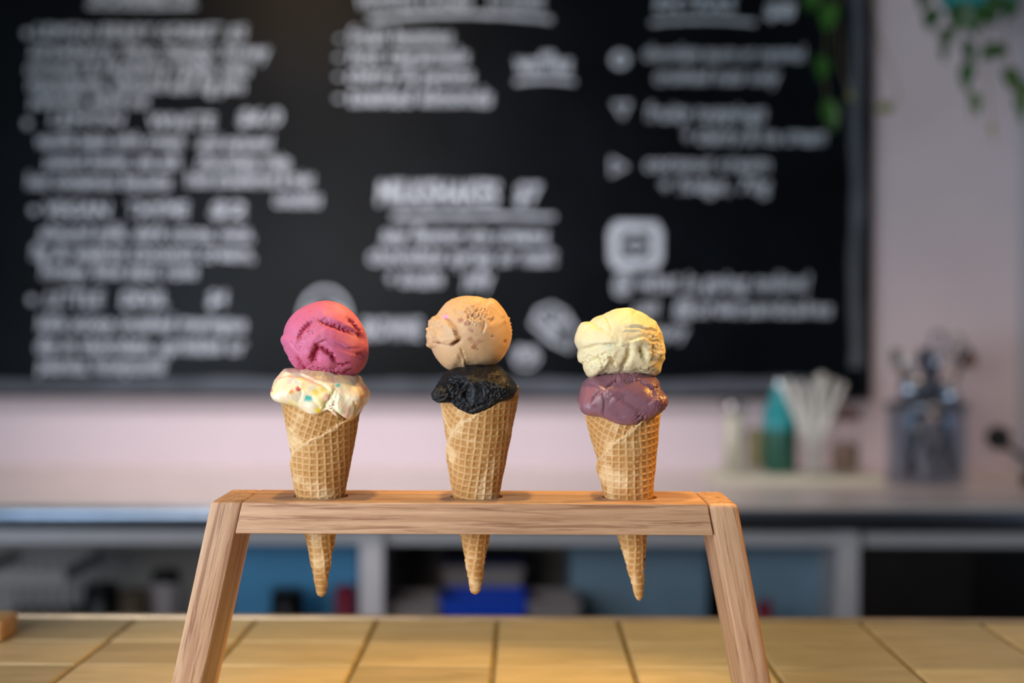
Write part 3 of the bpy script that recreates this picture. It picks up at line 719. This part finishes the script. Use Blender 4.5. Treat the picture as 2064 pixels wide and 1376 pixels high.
# ------------------------------------------------------------------ waffle cones
m_cone = vcol_mat('baked_waffle', .58, .12, 900, .25, dist=.0004, sssr=(.5, .25, .1), spec=.35)
def colour(me, C):
    a = me.color_attributes.new('col', 'FLOAT_COLOR', 'POINT'); a.data.foreach_set('color', np.concatenate([np.clip(C, 0, 1), np.ones((len(C), 1))], 1).ravel())
def waffle(c, parent, NU=430, NT=350):
    L = c['rim']*K*1.0; pr = np.array(c['prof'], float)
    sd = pr; tv = np.linspace(0, 1, NT)
    seam_t = np.array(c['seam'], float)
    u = np.linspace(0, 1, NU)
    # rows packed where the seam climbs steeply, so that quads stay square to the pattern
    sth0 = np.radians(seam_t[:, 1]); st0 = seam_t[:, 0]/c['rimz']((sth0+np.pi) % (2*np.pi)-np.pi)
    fine_ = np.linspace(0, 1, 4001); sl_ = np.abs(np.gradient(np.interp(fine_, st0, sth0), fine_))
    sl_ = np.convolve(np.pad(sl_, 60, mode='edge'), np.ones(121)/121, 'valid')
    dn = np.maximum(340, sl_/(.75*2*np.pi/NU)); cum = np.concatenate([[0], np.cumsum((dn[1:]+dn[:-1])/2*np.diff(fine_))])
    NT = int(cum[-1])+1; tv = np.interp(np.linspace(0, cum[-1], NT), cum, fine_)
    U, T = np.meshgrid(u, tv)                 # rows: t
    zpx0 = T*c['rim']
    sth = np.radians(seam_t[:, 1]); st = seam_t[:, 0]/c['rimz']((sth+np.pi) % (2*np.pi)-np.pi)
    phs = np.interp(T, st, sth)
    zr = zpx0.ravel()
    rag = .07*perlin(np.stack([zr*.10, 0*zr+c['seed']*7.7, 0*zr], 1))+.045*perlin(np.stack([zr*.3, 0*zr+c['seed']*3.1, 0*zr], 1))
    for _ in range(3): phs[1:-1] = (phs[:-2]+2*phs[1:-1]+phs[2:])/4
    near = np.exp(-U*2*np.pi/.14)+np.exp(-(1-U)*2*np.pi/.14)      # only the torn edge itself is ragged
    phi = phs+U*2*np.pi+rag.reshape(phs.shape)*near
    th = phi
    thw = (th+np.pi) % (2*np.pi)-np.pi
    zmax = c['rimz'](thw)
    ragr = (2.2*perlin(np.stack([np.cos(thw.ravel())*6, np.sin(thw.ravel())*6, 0*zr+c['seed']], 1))+1.2*perlin(np.stack([np.cos(thw.ravel())*16, np.sin(thw.ravel())*16, 0*zr+c['seed']], 1))).reshape(thw.shape)
    zpx = T*(zmax+ragr)
    r = np.interp(zpx, pr[:, 0], pr[:, 1])*K
    step = .0025*np.clip(zpx/90, .1, 1)
    r = r+.0006-step*U*1.0
    # lattice on the unrolled sheet
    sa = .196; al = phi*sa; rho = zpx*K*1.02
    be = c['beta']; X = rho*np.sin(al-be); Z = rho*np.cos(al-be)
    wob = .0008
    nz = perlin(np.stack([X.ravel()*60, Z.ravel()*60, 0*zr+c['seed']], 1)).reshape(X.shape)
    pch = .0050
    gx = (X+nz*wob)/pch % 1; gz = (Z-nz*wob)/pch % 1
    rid = lambda g_: np.exp(-((g_-.5)/.18)**2)
    Rg = np.maximum(rid(gx), rid(gz))
    fade = sst(0, 60, zpx)
    soft = .45+.55*sst(-.5, .5, fbm(np.stack([X.ravel()*38, Z.ravel()*38, 0*zr+5], 1), 2).reshape(X.shape))
    disp = (Rg-.5)*.00096*fade*soft
    disp += .00022*fbm(np.stack([X.ravel()*500, Z.ravel()*500, U.ravel()*2], 1), 3).reshape(X.shape)
    disp += .00045*perlin(np.stack([X.ravel()*90+3, Z.ravel()*90, U.ravel()], 1)).reshape(X.shape)
    # thick rounded, crumbled seam edge
    e = U*2*np.pi*r/.0016
    disp -= .0007*np.exp(-(e)**2)
    disp += .0004*np.exp(-((e-1.6)/.9)**2)
    rr_ = np.maximum(r+disp, .0006)
    x = rr_*np.sin(th); y = -rr_*np.cos(th); z = zpx*K
    V = np.stack([x.ravel(), y.ravel(), z.ravel()], 1)
    # colour: toasted hollows, pale ridges, mottling
    mott = fbm(V*45+c['seed']*5, 3)
    fine = fbm(V*420+c['seed'], 3)
    base = np.array([.66, .415, .185]); dk = np.array([.47, .235, .070]); pale = np.array([.80, .58, .33])
    q = np.clip(Rg.ravel()*.9+mott*.35+fine*.20, 0, 1)[:, None]
    C = dk*(1-q)+base*q
    pq = np.clip(sst(.1, .6, mott)+.9*np.exp(-((e.ravel()-1.0)/1.5)**2), 0, 1)[:, None]*.75
    C = C*(1-pq)+pale*pq
    idx = np.arange(NT*NU).reshape(NT, NU)
    Fc = np.stack([idx[:-1, :-1], idx[:-1, 1:], idx[1:, 1:], idx[1:, :-1]], -1).reshape(-1, 4).tolist()
    # wall of the overlapping edge
    Fc += [(int(idx[i, -1]), int(idx[i, 0]), int(idx[i+1, 0]), int(idx[i+1, -1])) for i in range(NT-1)]
    # rim lip and inner wall
    k0 = len(V); ex = []
    zl = zpx[-1]
    for dr, dpx_, dz in ((-.0009, 0, .0005), (-.0018, 1, 0), (-.0038, 30, 0), (-.0045, 80, 0)):
        rr2 = np.where(dpx_ > 1, np.interp(zl-dpx_, pr[:, 0], pr[:, 1])*K-step[-1]*.5, rr_[-1])+dr
        ex.append(np.stack([rr2*np.sin(th[-1]), -rr2*np.cos(th[-1]), (zl-dpx_)*K+dz], 1))
    prev = idx[-1]
    for s, E in enumerate(ex):
        cur = np.arange(NU)+k0+s*NU
        Fc += [(int(prev[i]), int(prev[i+1]), int(cur[i+1]), int(cur[i])) for i in range(NU-1)]+[(int(prev[-1]), int(prev[0]), int(cur[0]), int(cur[-1]))]
        prev = cur
    V = np.concatenate([V]+ex); C = np.concatenate([C]+[np.tile(base, (NU, 1))]*4)
    # tip cap
    k1 = len(V); V = np.concatenate([V, [[0, 0, -.0016]]]); C = np.concatenate([C, [dk]])
    Fc += [(k1, int(idx[0, i+1]), int(idx[0, i])) for i in range(NU-1)]
    q_ = Vector((0, 0, 1)).rotation_difference(c['ax']).to_matrix(); A = np.array(q_)
    V = V @ A.T+np.array(c['a'])
    if c['seed'] == 3:      # one scorched fleck near the tip
        f_ = np.array(P(1300, 1127, YC)); m_ = (np.hypot(V[:, 0]-f_[0], V[:, 2]-f_[2]) < 2.3*K) & (V[:, 1] < YC); C[m_] = (.02, .012, .01)
    o = pmesh('waffle_cone', V, Fc, m_cone, parent, True); colour(o.data, C)
    return o

# ------------------------------------------------------------------ ice cream scoops, sculpted from noise and hand-placed folds
class Scoop:
    """crop = (x0,y0) of the 4.5875x study crop in which outline and features are noted"""
    Z = 4.5875
    def __init__(s, crop, centre, outline, depth, seed, yoff=0.0, sub=6, sag=0):
        s.crop = crop; s.seed = seed
        cx_, cy_ = centre; s.cpx = (crop[0]+cx_/s.Z, crop[1]+cy_/s.Z)
        s.c = P(*s.cpx, YC)+Vector((0, yoff, 0)); s.cc = centre
        bm = bmesh.new(); bmesh.ops.create_icosphere(bm, subdivisions=sub, radius=1)
        bm.verts.ensure_lookup_table()
        s.d = np.array([v.co[:] for v in bm.verts]); s.F = [[v.index for v in f.verts] for f in bm.faces]; bm.free()
        al = np.arccos(np.clip(-s.d[:, 1], -1, 1)); a2 = al-.42*np.sin(al); sn = np.maximum(np.sin(al), 1e-9)
        s.d = np.stack([s.d[:, 0]/sn*np.sin(a2), -np.cos(a2), s.d[:, 2]/sn*np.sin(a2)], 1)
        s.d[al < 1e-6] = (0, -1, 0); s.d[al > math.pi-1e-6] = (0, 1, 0)
        an = []; rr = []
        for (x, y) in outline:
            dx = x-cx_; dy = -(y-cy_); an.append(math.atan2(dy, dx)); rr.append(math.hypot(dx, dy))
        o_ = np.argsort(an); an = np.array(an)[o_]; rr = np.array(rr)[o_]
        s.an = np.concatenate([an-2*np.pi, an, an+2*np.pi]); s.rr = np.concatenate([rr]*3)
        d = s.d; sxy = np.hypot(d[:, 0], d[:, 2]); ph = np.arctan2(d[:, 2], d[:, 0])
        g_ = np.linspace(-np.pi, np.pi, 721); v = np.interp(g_, s.an, s.rr); k = np.exp(-(np.arange(-9, 10)/3.5)**2); k /= k.sum()
        v2 = np.convolve(np.concatenate([v[-10:-1], v, v[1:10]]), k, 'same')[9:-9]
        Rs = np.interp(ph, g_, v2); R0 = rr.mean()
        w_ = sxy**2; r = Rs*w_+R0*(1-w_)
        s.k = K/s.Z                              # crop px -> m
        s.p = d*r[:, None]; s.p[:, 1] *= depth/R0 # still crop px
        if sag:      # a lower scoop presses over the rim: its lower half bulges out to the cone's wall
            y_ = s.p[:, 1]/depth; f = sag*sst(.40, -.20, d[:, 2])
            s.p[:, 1] = depth*np.sign(y_)*np.abs(y_)**(1-f)
            g_ = np.maximum(sxy, .05)**(-.75*f); s.p[:, 0] *= g_; s.p[:, 2] *= g_
        s.u = cx_+s.p[:, 0]; s.v = cy_-s.p[:, 2]
        s.front = d[:, 1]
        s.bu = np.where(d[:, 1] > 0, 2*cx_-s.u+23, s.u)   # the back repeats the folds mirrored
        s.wt = sst(0, .25, np.abs(d[:, 1]))*.85+.15
        s.disp = np.zeros(len(d)); s.C = np.zeros((len(d), 3))
    def nz(s, sc, o=3, off=0): return fbm(s.d*sc+s.seed*3.7+off, o)
    def dist(s, pts, jag=0, js=.03):
        u = s.bu; v = s.v
        if jag:
            q = np.stack([u*js, v*js, 0*u+s.seed], 1); u = u+jag*fbm(q, 3, .6); v = v+jag*fbm(q+31, 3, .6)
        best = np.full(len(u), 1e9); side = np.zeros(len(u)); tt = np.zeros(len(u)); n = len(pts)-1
        for i in range(n):
            ax, ay = pts[i]; bx, by = pts[i+1]; dx, dy = bx-ax, by-ay; l2 = dx*dx+dy*dy
            t = np.clip(((u-ax)*dx+(v-ay)*dy)/l2, 0, 1); ex = u-(ax+t*dx); ey = v-(ay+t*dy); dd = np.hypot(ex, ey)
            cr = np.sign(dx*(v-ay)-dy*(u-ax)); m = dd < best
            best = np.where(m, dd, best); side = np.where(m, cr, side); tt = np.where(m, (i+t)/n, tt)
        return best, side, tt
    def crack(s, pts, w_, dep, jag=10, js=.03, tint=None, ta=.6):
        dd, sd_, t = s.dist(pts, jag, js); prof = np.exp(-(dd/w_)**2)*np.clip(np.sin(np.pi*np.clip(t, .04, .96))*2, 0, 1)
        s.disp -= 1.35*dep*prof*s.wt
        if tint is not None: s.tint(np.sqrt(prof)*ta, tint)
        return s
    def fold(s, pts, h, fall, edge=5, side=1, jag=5, js=.02, lip=0):
        """sheet edge: raised on one side with slow fall-off, sharp drop at the line"""
        dd, sd_, t = s.dist(pts, jag, js); sg = dd*sd_*side
        end = np.clip(np.sin(np.pi*np.clip(t, .02, .98))*2.2, 0, 1)
        s.disp += h*np.where(sg > 0, np.exp(-(sg/fall)**2), 0)*sst(0, edge, sg)*end*s.wt
        s.disp -= h*.35*np.exp(-((sg+edge)/(edge*1.6))**2)*end*s.wt
        if lip: s.disp += lip*np.exp(-((sg-edge*1.3)/(edge))**2)*end*s.wt
        return s
    def lump(s, c, r, h, sy=1.0, fr=False):
        s.disp += (sst(.25, 0, s.front) if fr else 1)* h*np.exp(-(((s.bu-c[0])/r)**2+((s.v-c[1])/(r*sy))**2)**1.3)*s.wt; return s
    def rough(s, c, r, amp, sc=14, sy=1.0, tint=None):
        m = np.exp(-(((s.bu-c[0])/r)**2+((s.v-c[1])/(r*sy))**2)**1.5)
        n = fbm(s.d*sc+s.seed*9, 4, .62); rd = (np.abs(n)*1.4-.35)*.55+.6*fbm(s.d*sc*1.9+s.seed*5, 3, .6)
        s.disp -= amp*rd*m*s.wt
        if tint is not None: s.tint(m*sst(.0, .5, rd)*.8, tint)
        return s
    def tint(s, m, col):
        m = np.clip(m, 0, 1)[:, None]; s.C = s.C*(1-m)+np.array(col)*m; return s
    def blob(s, c, r, col, a=1.0, sy=1.0, jag=12, js=.04):
        u = s.bu+jag*fbm(np.stack([s.u*js, s.v*js, s.front*2], 1), 3); v = s.v+jag*fbm(np.stack([s.u*js+9, s.v*js, s.front*2], 1), 3)
        return s.tint(a*(1-sst(.55, 1.1, np.hypot((u-c[0])/r, (v-c[1])/(r*sy)))), col)
    def streak(s, pts, w_, col, a=.8, jag=14):
        dd, _, t = s.dist(pts, jag); return s.tint(a*np.exp(-(dd/w_)**2), col)
    def build(s, mat, parent, label):
        n = s.p/np.linalg.norm(s.p, axis=1)[:, None]
        V = (s.p+n*s.disp[:, None])*s.k+np.array(s.c)
        o = pmesh('ice_cream_scoop', V, s.F, mat, parent, True); colour(o.data, s.C); o['label'] = label
        return o
    def base(s, col, var=.06, sc=2.5):
        s.C[:] = np.array(col)*(1+var*s.nz(sc))[:, None]; return s

m_smooth = vcol_mat('smooth_ice_cream', .50, .35, 700, .30, sssr=(.9, .45, .35))
m_glossy = vcol_mat('melting_ice_cream', .38, .4, 500, .22, coat=.15, sssr=(1, .75, .5))
m_dark = vcol_mat('black_ice_cream', .40, .0, 800, .5, coat=.0, dist=.001, spec=.35)
m_purple = vcol_mat('purple_ice_cream', .38, .25, 600, .30, coat=.18, sssr=(.8, .4, .4))

# ---------- pink over rainbow cream
cA = CONES[0]; tA = empty('ice_cream_cone', cA['a'], 'waffle cone with pink berry scoop over pastel-swirled cream scoop, left hole of stand', 'ice cream cone', 'ice cream cones in the oak stand')
waffle(cA, tA)
s = Scoop((500, 570), (670, 975), [(400, 790), (350, 790), (300, 850), (262, 890), (242, 950), (240, 1020), (270, 1070), (320, 1092), (400, 1108), (520, 1108), (590, 1135), (640, 1168), (680, 1186), (715, 1170), (740, 1140), (765, 1112), (815, 1120), (842, 1190), (870, 1240), (915, 1262), (970, 1258), (1020, 1220), (1045, 1150), (1090, 1110), (1106, 1050), (1085, 985), (1050, 920), (1030, 870), (990, 850), (850, 830), (670, 820), (500, 800)], 392, 11, sag=.7)
s.base((.90, .76, .54), .04)
s.disp += 9*s.nz(3.0, 3)+3.0*np.abs(s.nz(7, 3))
s.lump((400, 1010), 110, 26, .8).lump((930, 1160), 100, 34).lump((660, 1120), 60, 14).lump((1030, 1040), 70, 22).lump((340, 860), 60, 16).lump((790, 1030), 70, 18)
s.fold([(340, 880), (430, 850), (560, 870), (700, 920), (790, 960)], 22, 55, 8, 1, 8).fold([(480, 870), (560, 940), (640, 1010), (700, 1090), (735, 1150)], 20, 60, 8, -1, 8)
s.fold([(500, 830), (640, 880), (760, 940), (860, 1010)], 16, 40, 6, -1, 6).crack([(740, 1170), (780, 1080), (830, 1020), (850, 950)], 18, 22, 14)
s.crack([(520, 1080), (560, 1010), (530, 950)], 9, 10, 14).fold([(880, 1000), (850, 1080), (850, 1180)], 18, 60, 7, -1, 8).crack([(1010, 1200), (1030, 1120), (1000, 1050)], 8, 10, 10)
s.rough((800, 1090), 70, 22, 12)
pk = (.88, .42, .40); rd = (.72, .10, .10); yl = (.92, .66, .10); tl_ = (.05, .48, .42); orr = (.95, .42, .08); gr = (.55, .75, .45)
sw = s.nz(2.2, 3, 5); s.tint(.75*sst(.05, .35, sw), (.93, .55, .44)); s.tint(.7*sst(.1, .4, s.nz(2.6, 3, 20)), (.95, .78, .30)); s.tint(.4*sst(.25, .5, s.nz(3, 3, 40)), (.72, .84, .66))
s.streak([(340, 880), (430, 850), (520, 900), (600, 960)], 10, pk, .6).streak([(500, 830), (620, 900), (720, 930)], 9, (.85, .5, .35), .5)
s.blob((525, 965), 26, rd).blob((475, 988), 24, orr).blob((615, 1055), 42, tl_, 1, .6).blob((600, 1030), 22, tl_).blob((872, 930), 20, tl_, .9).blob((680, 995), 48, yl, .9, .7).blob((735, 970), 22, yl)
s.blob((700, 1155), 34, (.95, .72, .05), 1, .8).blob((775, 1035), 46, pk, .6).blob((268, 975), 22, (.85, .2, .25)).blob((1072, 1030), 22, (.9, .3, .12)).blob((860, 1210), 26, (.35, .65, .3), .7).blob((880, 1150), 40, gr, .5).blob((450, 900), 30, pk, .5).blob((330, 1040), 40, (.95, .9, .85), .6)
s.build(m_glossy, tA, 'melting cream scoop with pink, yellow and teal swirls')
s = Scoop((500, 570), (715, 525), [(720, 165), (800, 173), (870, 200), (930, 240), (985, 290), (1020, 335), (1055, 390), (1080, 445), (1098, 510), (1112, 610), (1112, 650), (1100, 720), (1075, 770), (1045, 815), (990, 850), (920, 872), (850, 885), (780, 875), (700, 868), (630, 850), (560, 832), (490, 808), (440, 785), (405, 745), (385, 700), (365, 665), (340, 625), (330, 585), (312, 560), (304, 530), (312, 495), (333, 482), (336, 440), (350, 390), (385, 330), (440, 268), (500, 230), (560, 200), (640, 172)], 372, 21)
s.base((.62, .15, .29), .05)
s.disp += 4*s.nz(2.5, 2)+1.2*s.nz(9, 3)
dkr = (.34, .012, .05)  # dark berry red, with the shade inside the cracks painted in too
s.fold([(1080, 600), (960, 590), (860, 540), (760, 520), (680, 560), (640, 640)], 16, 80, 7, 1, 6)
s.fold([(1100, 520), (1000, 440), (880, 380), (760, 330), (700, 350)], 18, 90, 6, 1, 7)
s.fold([(590, 620), (620, 520), (700, 440), (800, 400), (900, 450)], 13, 60, 7, 1, 7)
s.fold([(1100, 700), (1000, 650), (900, 620), (800, 560)], 8, 40, 6, -1, 6).fold([(430, 540), (470, 600), (510, 640)], 10, 40, 5, 1, 6)
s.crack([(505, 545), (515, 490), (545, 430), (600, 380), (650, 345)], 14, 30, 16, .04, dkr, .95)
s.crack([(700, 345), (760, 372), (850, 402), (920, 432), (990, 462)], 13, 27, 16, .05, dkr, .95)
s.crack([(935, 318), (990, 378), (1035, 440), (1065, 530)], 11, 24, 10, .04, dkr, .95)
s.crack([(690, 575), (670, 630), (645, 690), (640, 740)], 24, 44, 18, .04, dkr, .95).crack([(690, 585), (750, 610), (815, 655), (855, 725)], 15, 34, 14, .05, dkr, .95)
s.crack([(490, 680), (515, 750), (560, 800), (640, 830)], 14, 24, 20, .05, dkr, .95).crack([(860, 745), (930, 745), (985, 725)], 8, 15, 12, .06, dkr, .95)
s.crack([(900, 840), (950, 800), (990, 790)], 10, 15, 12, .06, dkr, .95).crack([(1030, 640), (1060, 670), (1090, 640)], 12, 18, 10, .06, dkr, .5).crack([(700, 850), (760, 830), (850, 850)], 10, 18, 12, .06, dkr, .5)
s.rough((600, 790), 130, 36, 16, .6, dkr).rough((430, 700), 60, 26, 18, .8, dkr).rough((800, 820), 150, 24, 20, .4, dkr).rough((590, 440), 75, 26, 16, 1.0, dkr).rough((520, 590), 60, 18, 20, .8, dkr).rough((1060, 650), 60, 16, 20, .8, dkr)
s.lump((765, 720), 70, 18, .8)
s.tint(.5*sst(.45, .7, s.nz(13, 2, 3)), (.55, .05, .10))
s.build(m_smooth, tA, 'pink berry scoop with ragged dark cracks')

# ---------- caramel over black
cB = CONES[1]; tB = empty('ice_cream_cone', cB['a'], 'waffle cone with caramel scoop over black scoop, middle hole of stand', 'ice cream cone', 'ice cream cones in the oak stand')
waffle(cB, tB)
s = Scoop((800, 570), (715, 955), [(460, 820), (420, 855), (400, 890), (378, 930), (362, 975), (330, 1008), (335, 1040), (365, 1075), (400, 1098), (450, 1085), (520, 1090), (560, 1125), (640, 1165), (702, 1200), (760, 1165), (800, 1150), (835, 1152), (900, 1110), (960, 1085), (1015, 1072), (1070, 1055), (1095, 1010), (1115, 968), (1100, 940), (1080, 905), (1040, 855), (1000, 815), (960, 775), (900, 755), (800, 750), (600, 770), (500, 790)], 384, 31, sag=.74)
s.base((.008, .0095, .014), .25)
s.disp += 6*s.nz(3, 2)+5*(np.abs(s.nz(6, 4))*1.5-.5)
s.crack([(490, 810), (470, 870), (470, 960), (510, 1050), (600, 1110)], 14, 34, 14, .03).crack([(560, 880), (600, 950), (660, 980), (640, 1080)], 26, 28, 24, .03)
s.fold([(540, 860), (650, 870), (700, 960), (690, 1080)], 22, 70, 7, -1, 14, .03).fold([(760, 880), (860, 870), (960, 920), (1060, 1000)], 12, 60, 6, 1, 10).fold([(850, 950), (900, 1000), (980, 1020), (1050, 1000)], 12, 40, 5, 1, 10)
s.crack([(660, 1170), (760, 1120), (860, 1080)], 10, 16, 14).lump((420, 1010), 70, 20).rough((420, 1020), 90, 60, 10).rough((560, 970), 130, 46, 9).rough((930, 960), 150, 30, 16, .8).rough((650, 1080), 120, 34, 12, .6)
s.tint(.4*sst(.2, .5, s.nz(5, 3, 8)), (.018, .024, .036))
s.build(m_dark, tB, 'jet black rough-surfaced scoop')
s = Scoop((800, 570), (680, 465), [(620, 120), (700, 120), (762, 126), (830, 152), (855, 136), (885, 140), (930, 170), (960, 205), (993, 252), (1020, 300), (1042, 345), (1052, 400), (1059, 470), (1055, 530), (1040, 590), (1012, 640), (985, 685), (920, 745), (870, 765), (800, 776), (720, 782), (640, 785), (560, 795), (500, 808), (460, 795), (420, 765), (380, 720), (345, 670), (322, 620), (306, 600), (285, 600), (266, 578), (285, 545), (276, 500), (284, 450), (300, 400), (300, 350), (340, 310), (368, 300), (385, 265), (420, 222), (455, 180), (505, 150), (560, 130)], 372, 41)
s.base((.66, .43, .24), .05)
s.disp += 4*s.nz(2.2, 2)+.9*s.nz(11, 3)
br = (.40, .16, .09)
s.fold([(400, 330), (480, 345), (540, 410), (585, 515), (530, 560), (440, 550), (330, 560)], 48, 120, 6, 1, 6, .03, lip=5)
s.crack([(585, 525), (550, 548), (515, 572)], 11, 24, 4, .04, br, 1).crack([(430, 540), (380, 552), (330, 560)], 11, 18, 8, .03, br, .6)
s.rough((325, 430), 90, 44, 19, 1.5).rough((390, 340), 70, 34, 16).lump((450, 470), 60, 12)
s.rough((740, 270), 130, 48, 14, .75).rough((600, 155), 120, 26, 16, .4).fold([(560, 260), (640, 230), (670, 330), (760, 330), (810, 350)], 12, 50, 5, 1, 9)
s.fold([(815, 330), (825, 400), (800, 465)], 12, 60, 5, -1, 4).crack([(830, 340), (880, 350), (900, 320)], 10, 14, 8).lump((850, 330), 26, 10)
s.fold([(870, 150), (940, 220), (990, 300), (1020, 380)], 10, 40, 5, 1, 5).fold([(900, 190), (960, 260), (1000, 330)], 7, 30, 4, 1, 5)
s.crack([(600, 590), (615, 640), (640, 700), (655, 770)], 8, 12, 5).lump((632, 735), 24, 22, 1.9).fold([(560, 640), (600, 700), (620, 780)], 8, 50, 5, 1, 4)
s.crack([(885, 490), (893, 500)], 9, 14, 4, .04, br).crack([(1000, 530), (1005, 560)], 11, 12, 6, .04, br, .5).crack([(537, 252), (542, 258)], 6, 10, 1, .04, br)
s.blob((600, 350), 34, (.42, .18, .11), .9, .7, 12).blob((660, 378), 38, (.42, .18, .11), .9, .6, 12).blob((700, 440), 24, (.45, .2, .13), .8, .6, 10).blob((688, 515), 22, (.45, .2, .13), .8, 1.4, 10).blob((780, 530), 40, (.48, .25, .15), .6, .5, 18).blob((690, 430), 26, (.50, .25, .16), .6).blob((727, 585), 34, (.36, .13, .07), .95, .9, 20).blob((690, 520), 26, (.5, .26, .17), .5).blob((740, 545), 60, (.50, .26, .15), .7, .5, 20).blob((820, 500), 60, (.58, .34, .22), .35, .6, 20)
s.blob((430, 745), 24, (.5, .24, .15), .5, .6).blob((430, 535), 20, (.45, .22, .15), .7).blob((1000, 545), 22, (.5, .25, .12), .5).blob((360, 620), 40, (.6, .38, .3), .35)
s.blob((465, 318), 34, (.80, .36, .55), 1, .8, 6).blob((800, 410), 14, (.5, .22, .12), .6, 1.6).blob((710, 300), 20, (.6, .3, .16), .5, .7)
for q_ in ((303, 352), (345, 318), (322, 372), (288, 455), (300, 500), (284, 540), (276, 582), (300, 590), (372, 335), (345, 430), (310, 420), (400, 350), (366, 380)): s.lump(q_, 13, 10, 1.0, True)
s.lump((465, 318), 30, 14).tint(.4*sst(.5, .75, s.nz(9, 2, 3)), (.52, .28, .16))
s.build(m_smooth, tB, 'caramel biscuit scoop with crumbly patches and one pink fleck')

# ---------- cream over purple
cC = CONES[2]; tC = empty('ice_cream_cone', cC['a'], 'waffle cone with pale yellow scoop over purple scoop, right hole of stand', 'ice cream cone', 'ice cream cones in the oak stand')
waffle(cC, tC)
s = Scoop((1100, 580), (705, 1010), [(400, 830), (378, 838), (345, 875), (325, 930), (312, 990), (297, 1050), (303, 1100), (330, 1145), (360, 1162), (430, 1172), (510, 1176), (590, 1192), (660, 1225), (740, 1238), (800, 1232), (855, 1222), (910, 1205), (965, 1192), (1010, 1165), (1055, 1130), (1085, 1095), (1112, 1050), (1114, 1010), (1095, 975), (1062, 945), (1048, 900), (1046, 860), (1012, 820), (900, 790), (760, 780), (600, 785), (480, 800)], 378, 51, sag=.7)
s.base((.25, .115, .155), .07)
s.disp += 4*s.nz(2.5, 2)+1.2*s.nz(8, 3)
s.fold([(360, 860), (440, 880), (492, 935), (430, 985), (405, 1030), (385, 1085)], 18, 70, 5, -1, 4).crack([(495, 938), (440, 975), (400, 1040)], 9, 20, 5)
s.fold([(670, 800), (620, 860), (560, 900), (530, 935)], 20, 70, 6, -1, 9).crack([(665, 825), (600, 870), (548, 905)], 11, 24, 10)
s.fold([(590, 975), (660, 1020), (740, 1070), (840, 1105)], 13, 80, 5, 1, 3, lip=5).fold([(505, 935), (515, 1040), (505, 1170)], 9, 50, 5, 1, 4)
s.fold([(720, 850), (850, 850), (960, 920), (980, 1000), (900, 1060)], 16, 90, 8, -1, 6).fold([(930, 830), (960, 860), (968, 920)], 14, 26, 6, 1, 5)
s.crack([(790, 1200), (830, 1165), (880, 1165), (870, 1200), (820, 1215)], 7, 16, 8).crack([(680, 995), (740, 1005)], 6, 10, 8).crack([(990, 910), (1005, 935)], 9, 18, 6).crack([(640, 1150), (700, 1170)], 4, 6, 5)
s.rough((760, 800), 130, 20, 14, .5).rough((1040, 980), 90, 22, 9, 1.2).rough((1060, 1060), 70, 20, 12).rough((850, 1190), 70, 16, 16)
s.tint(.35*sst(.2, .5, s.nz(4, 3, 8)), (.32, .12, .17))
s.build(m_purple, tC, 'smooth folded purple scoop')
s = Scoop((1100, 580), (690, 515), [(720, 185), (790, 190), (830, 208), (850, 215), (905, 240), (960, 275), (1012, 312), (1030, 350), (1062, 400), (1080, 460), (1092, 520), (1098, 590), (1112, 655), (1095, 680), (1080, 705), (1062, 780), (1012, 812), (940, 812), (860, 800), (740, 800), (640, 800), (540, 800), (470, 815), (422, 836), (380, 815), (360, 780), (342, 740), (340, 700), (315, 695), (298, 680), (290, 640), (290, 600), (312, 580), (285, 545), (264, 500), (270, 450), (283, 410), (300, 360), (325, 322), (378, 310), (408, 318), (430, 290), (475, 265), (522, 252), (560, 230), (620, 205), (670, 190)], 376, 61)
s.base((.80, .71, .45), .03)
s.disp += 8*s.nz(2.6, 3)+2.0*s.nz(9, 3)
s.fold([(270, 560), (340, 560), (450, 520), (560, 520), (640, 530), (740, 525)], 18, 70, 7, -1, 12).crack([(500, 515), (590, 517), (650, 512)], 9, 18, 8)
s.crack([(530, 258), (555, 320), (585, 385)], 6, 12, 3).fold([(530, 258), (555, 320), (590, 390)], 7, 50, 4, 1, 3).crack([(830, 215), (780, 250)], 5, 9, 3)
s.fold([(700, 360), (800, 355), (880, 375), (960, 385), (1010, 400)], 16, 60, 7, -1, 6).fold([(680, 400), (760, 390), (860, 400)], 10, 40, 5, -1, 6)
s.fold([(730, 490), (800, 470), (880, 450), (940, 500), (950, 600), (930, 700)], 26, 80, 8, 1, 8)
s.crack([(845, 555), (870, 590), (890, 650)], 19, 48, 8).crack([(750, 540), (740, 620), (715, 690), (690, 760)], 26, 30, 14)
s.crack([(560, 625), (590, 665), (620, 705)], 13, 30, 6, .04).crack([(465, 640), (495, 670), (520, 705)], 12, 26, 8, .04).crack([(350, 660), (390, 620)], 12, 16, 10).crack([(360, 350), (350, 400)], 12, 18, 8).crack([(510, 350), (505, 380)], 9, 14, 6)
s.fold([(1090, 600), (1030, 620), (1000, 680), (940, 740)], 22, 60, 7, 1, 8).rough((1000, 520), 90, 30, 12, 1.3).rough((440, 690), 130, 34, 10, 1.0).rough((350, 640), 70, 30, 13).rough((900, 760), 80, 26, 14, .6).rough((960, 430), 60, 20, 14)
s.lump((1050, 560), 50, 14).lump((400, 440), 80, 14).rough((520, 780), 90, 20, 16, .5)
s.blob((560, 520), 30, (.35, .38, .30), .6, .4, 14).blob((545, 545), 34, (.70, .75, .62), .5, .8).tint(.3*sst(.3, .6, s.nz(5, 3, 8)), (.86, .72, .34))
s.build(m_smooth, tC, 'pale yellow scoop with torn creamy folds')
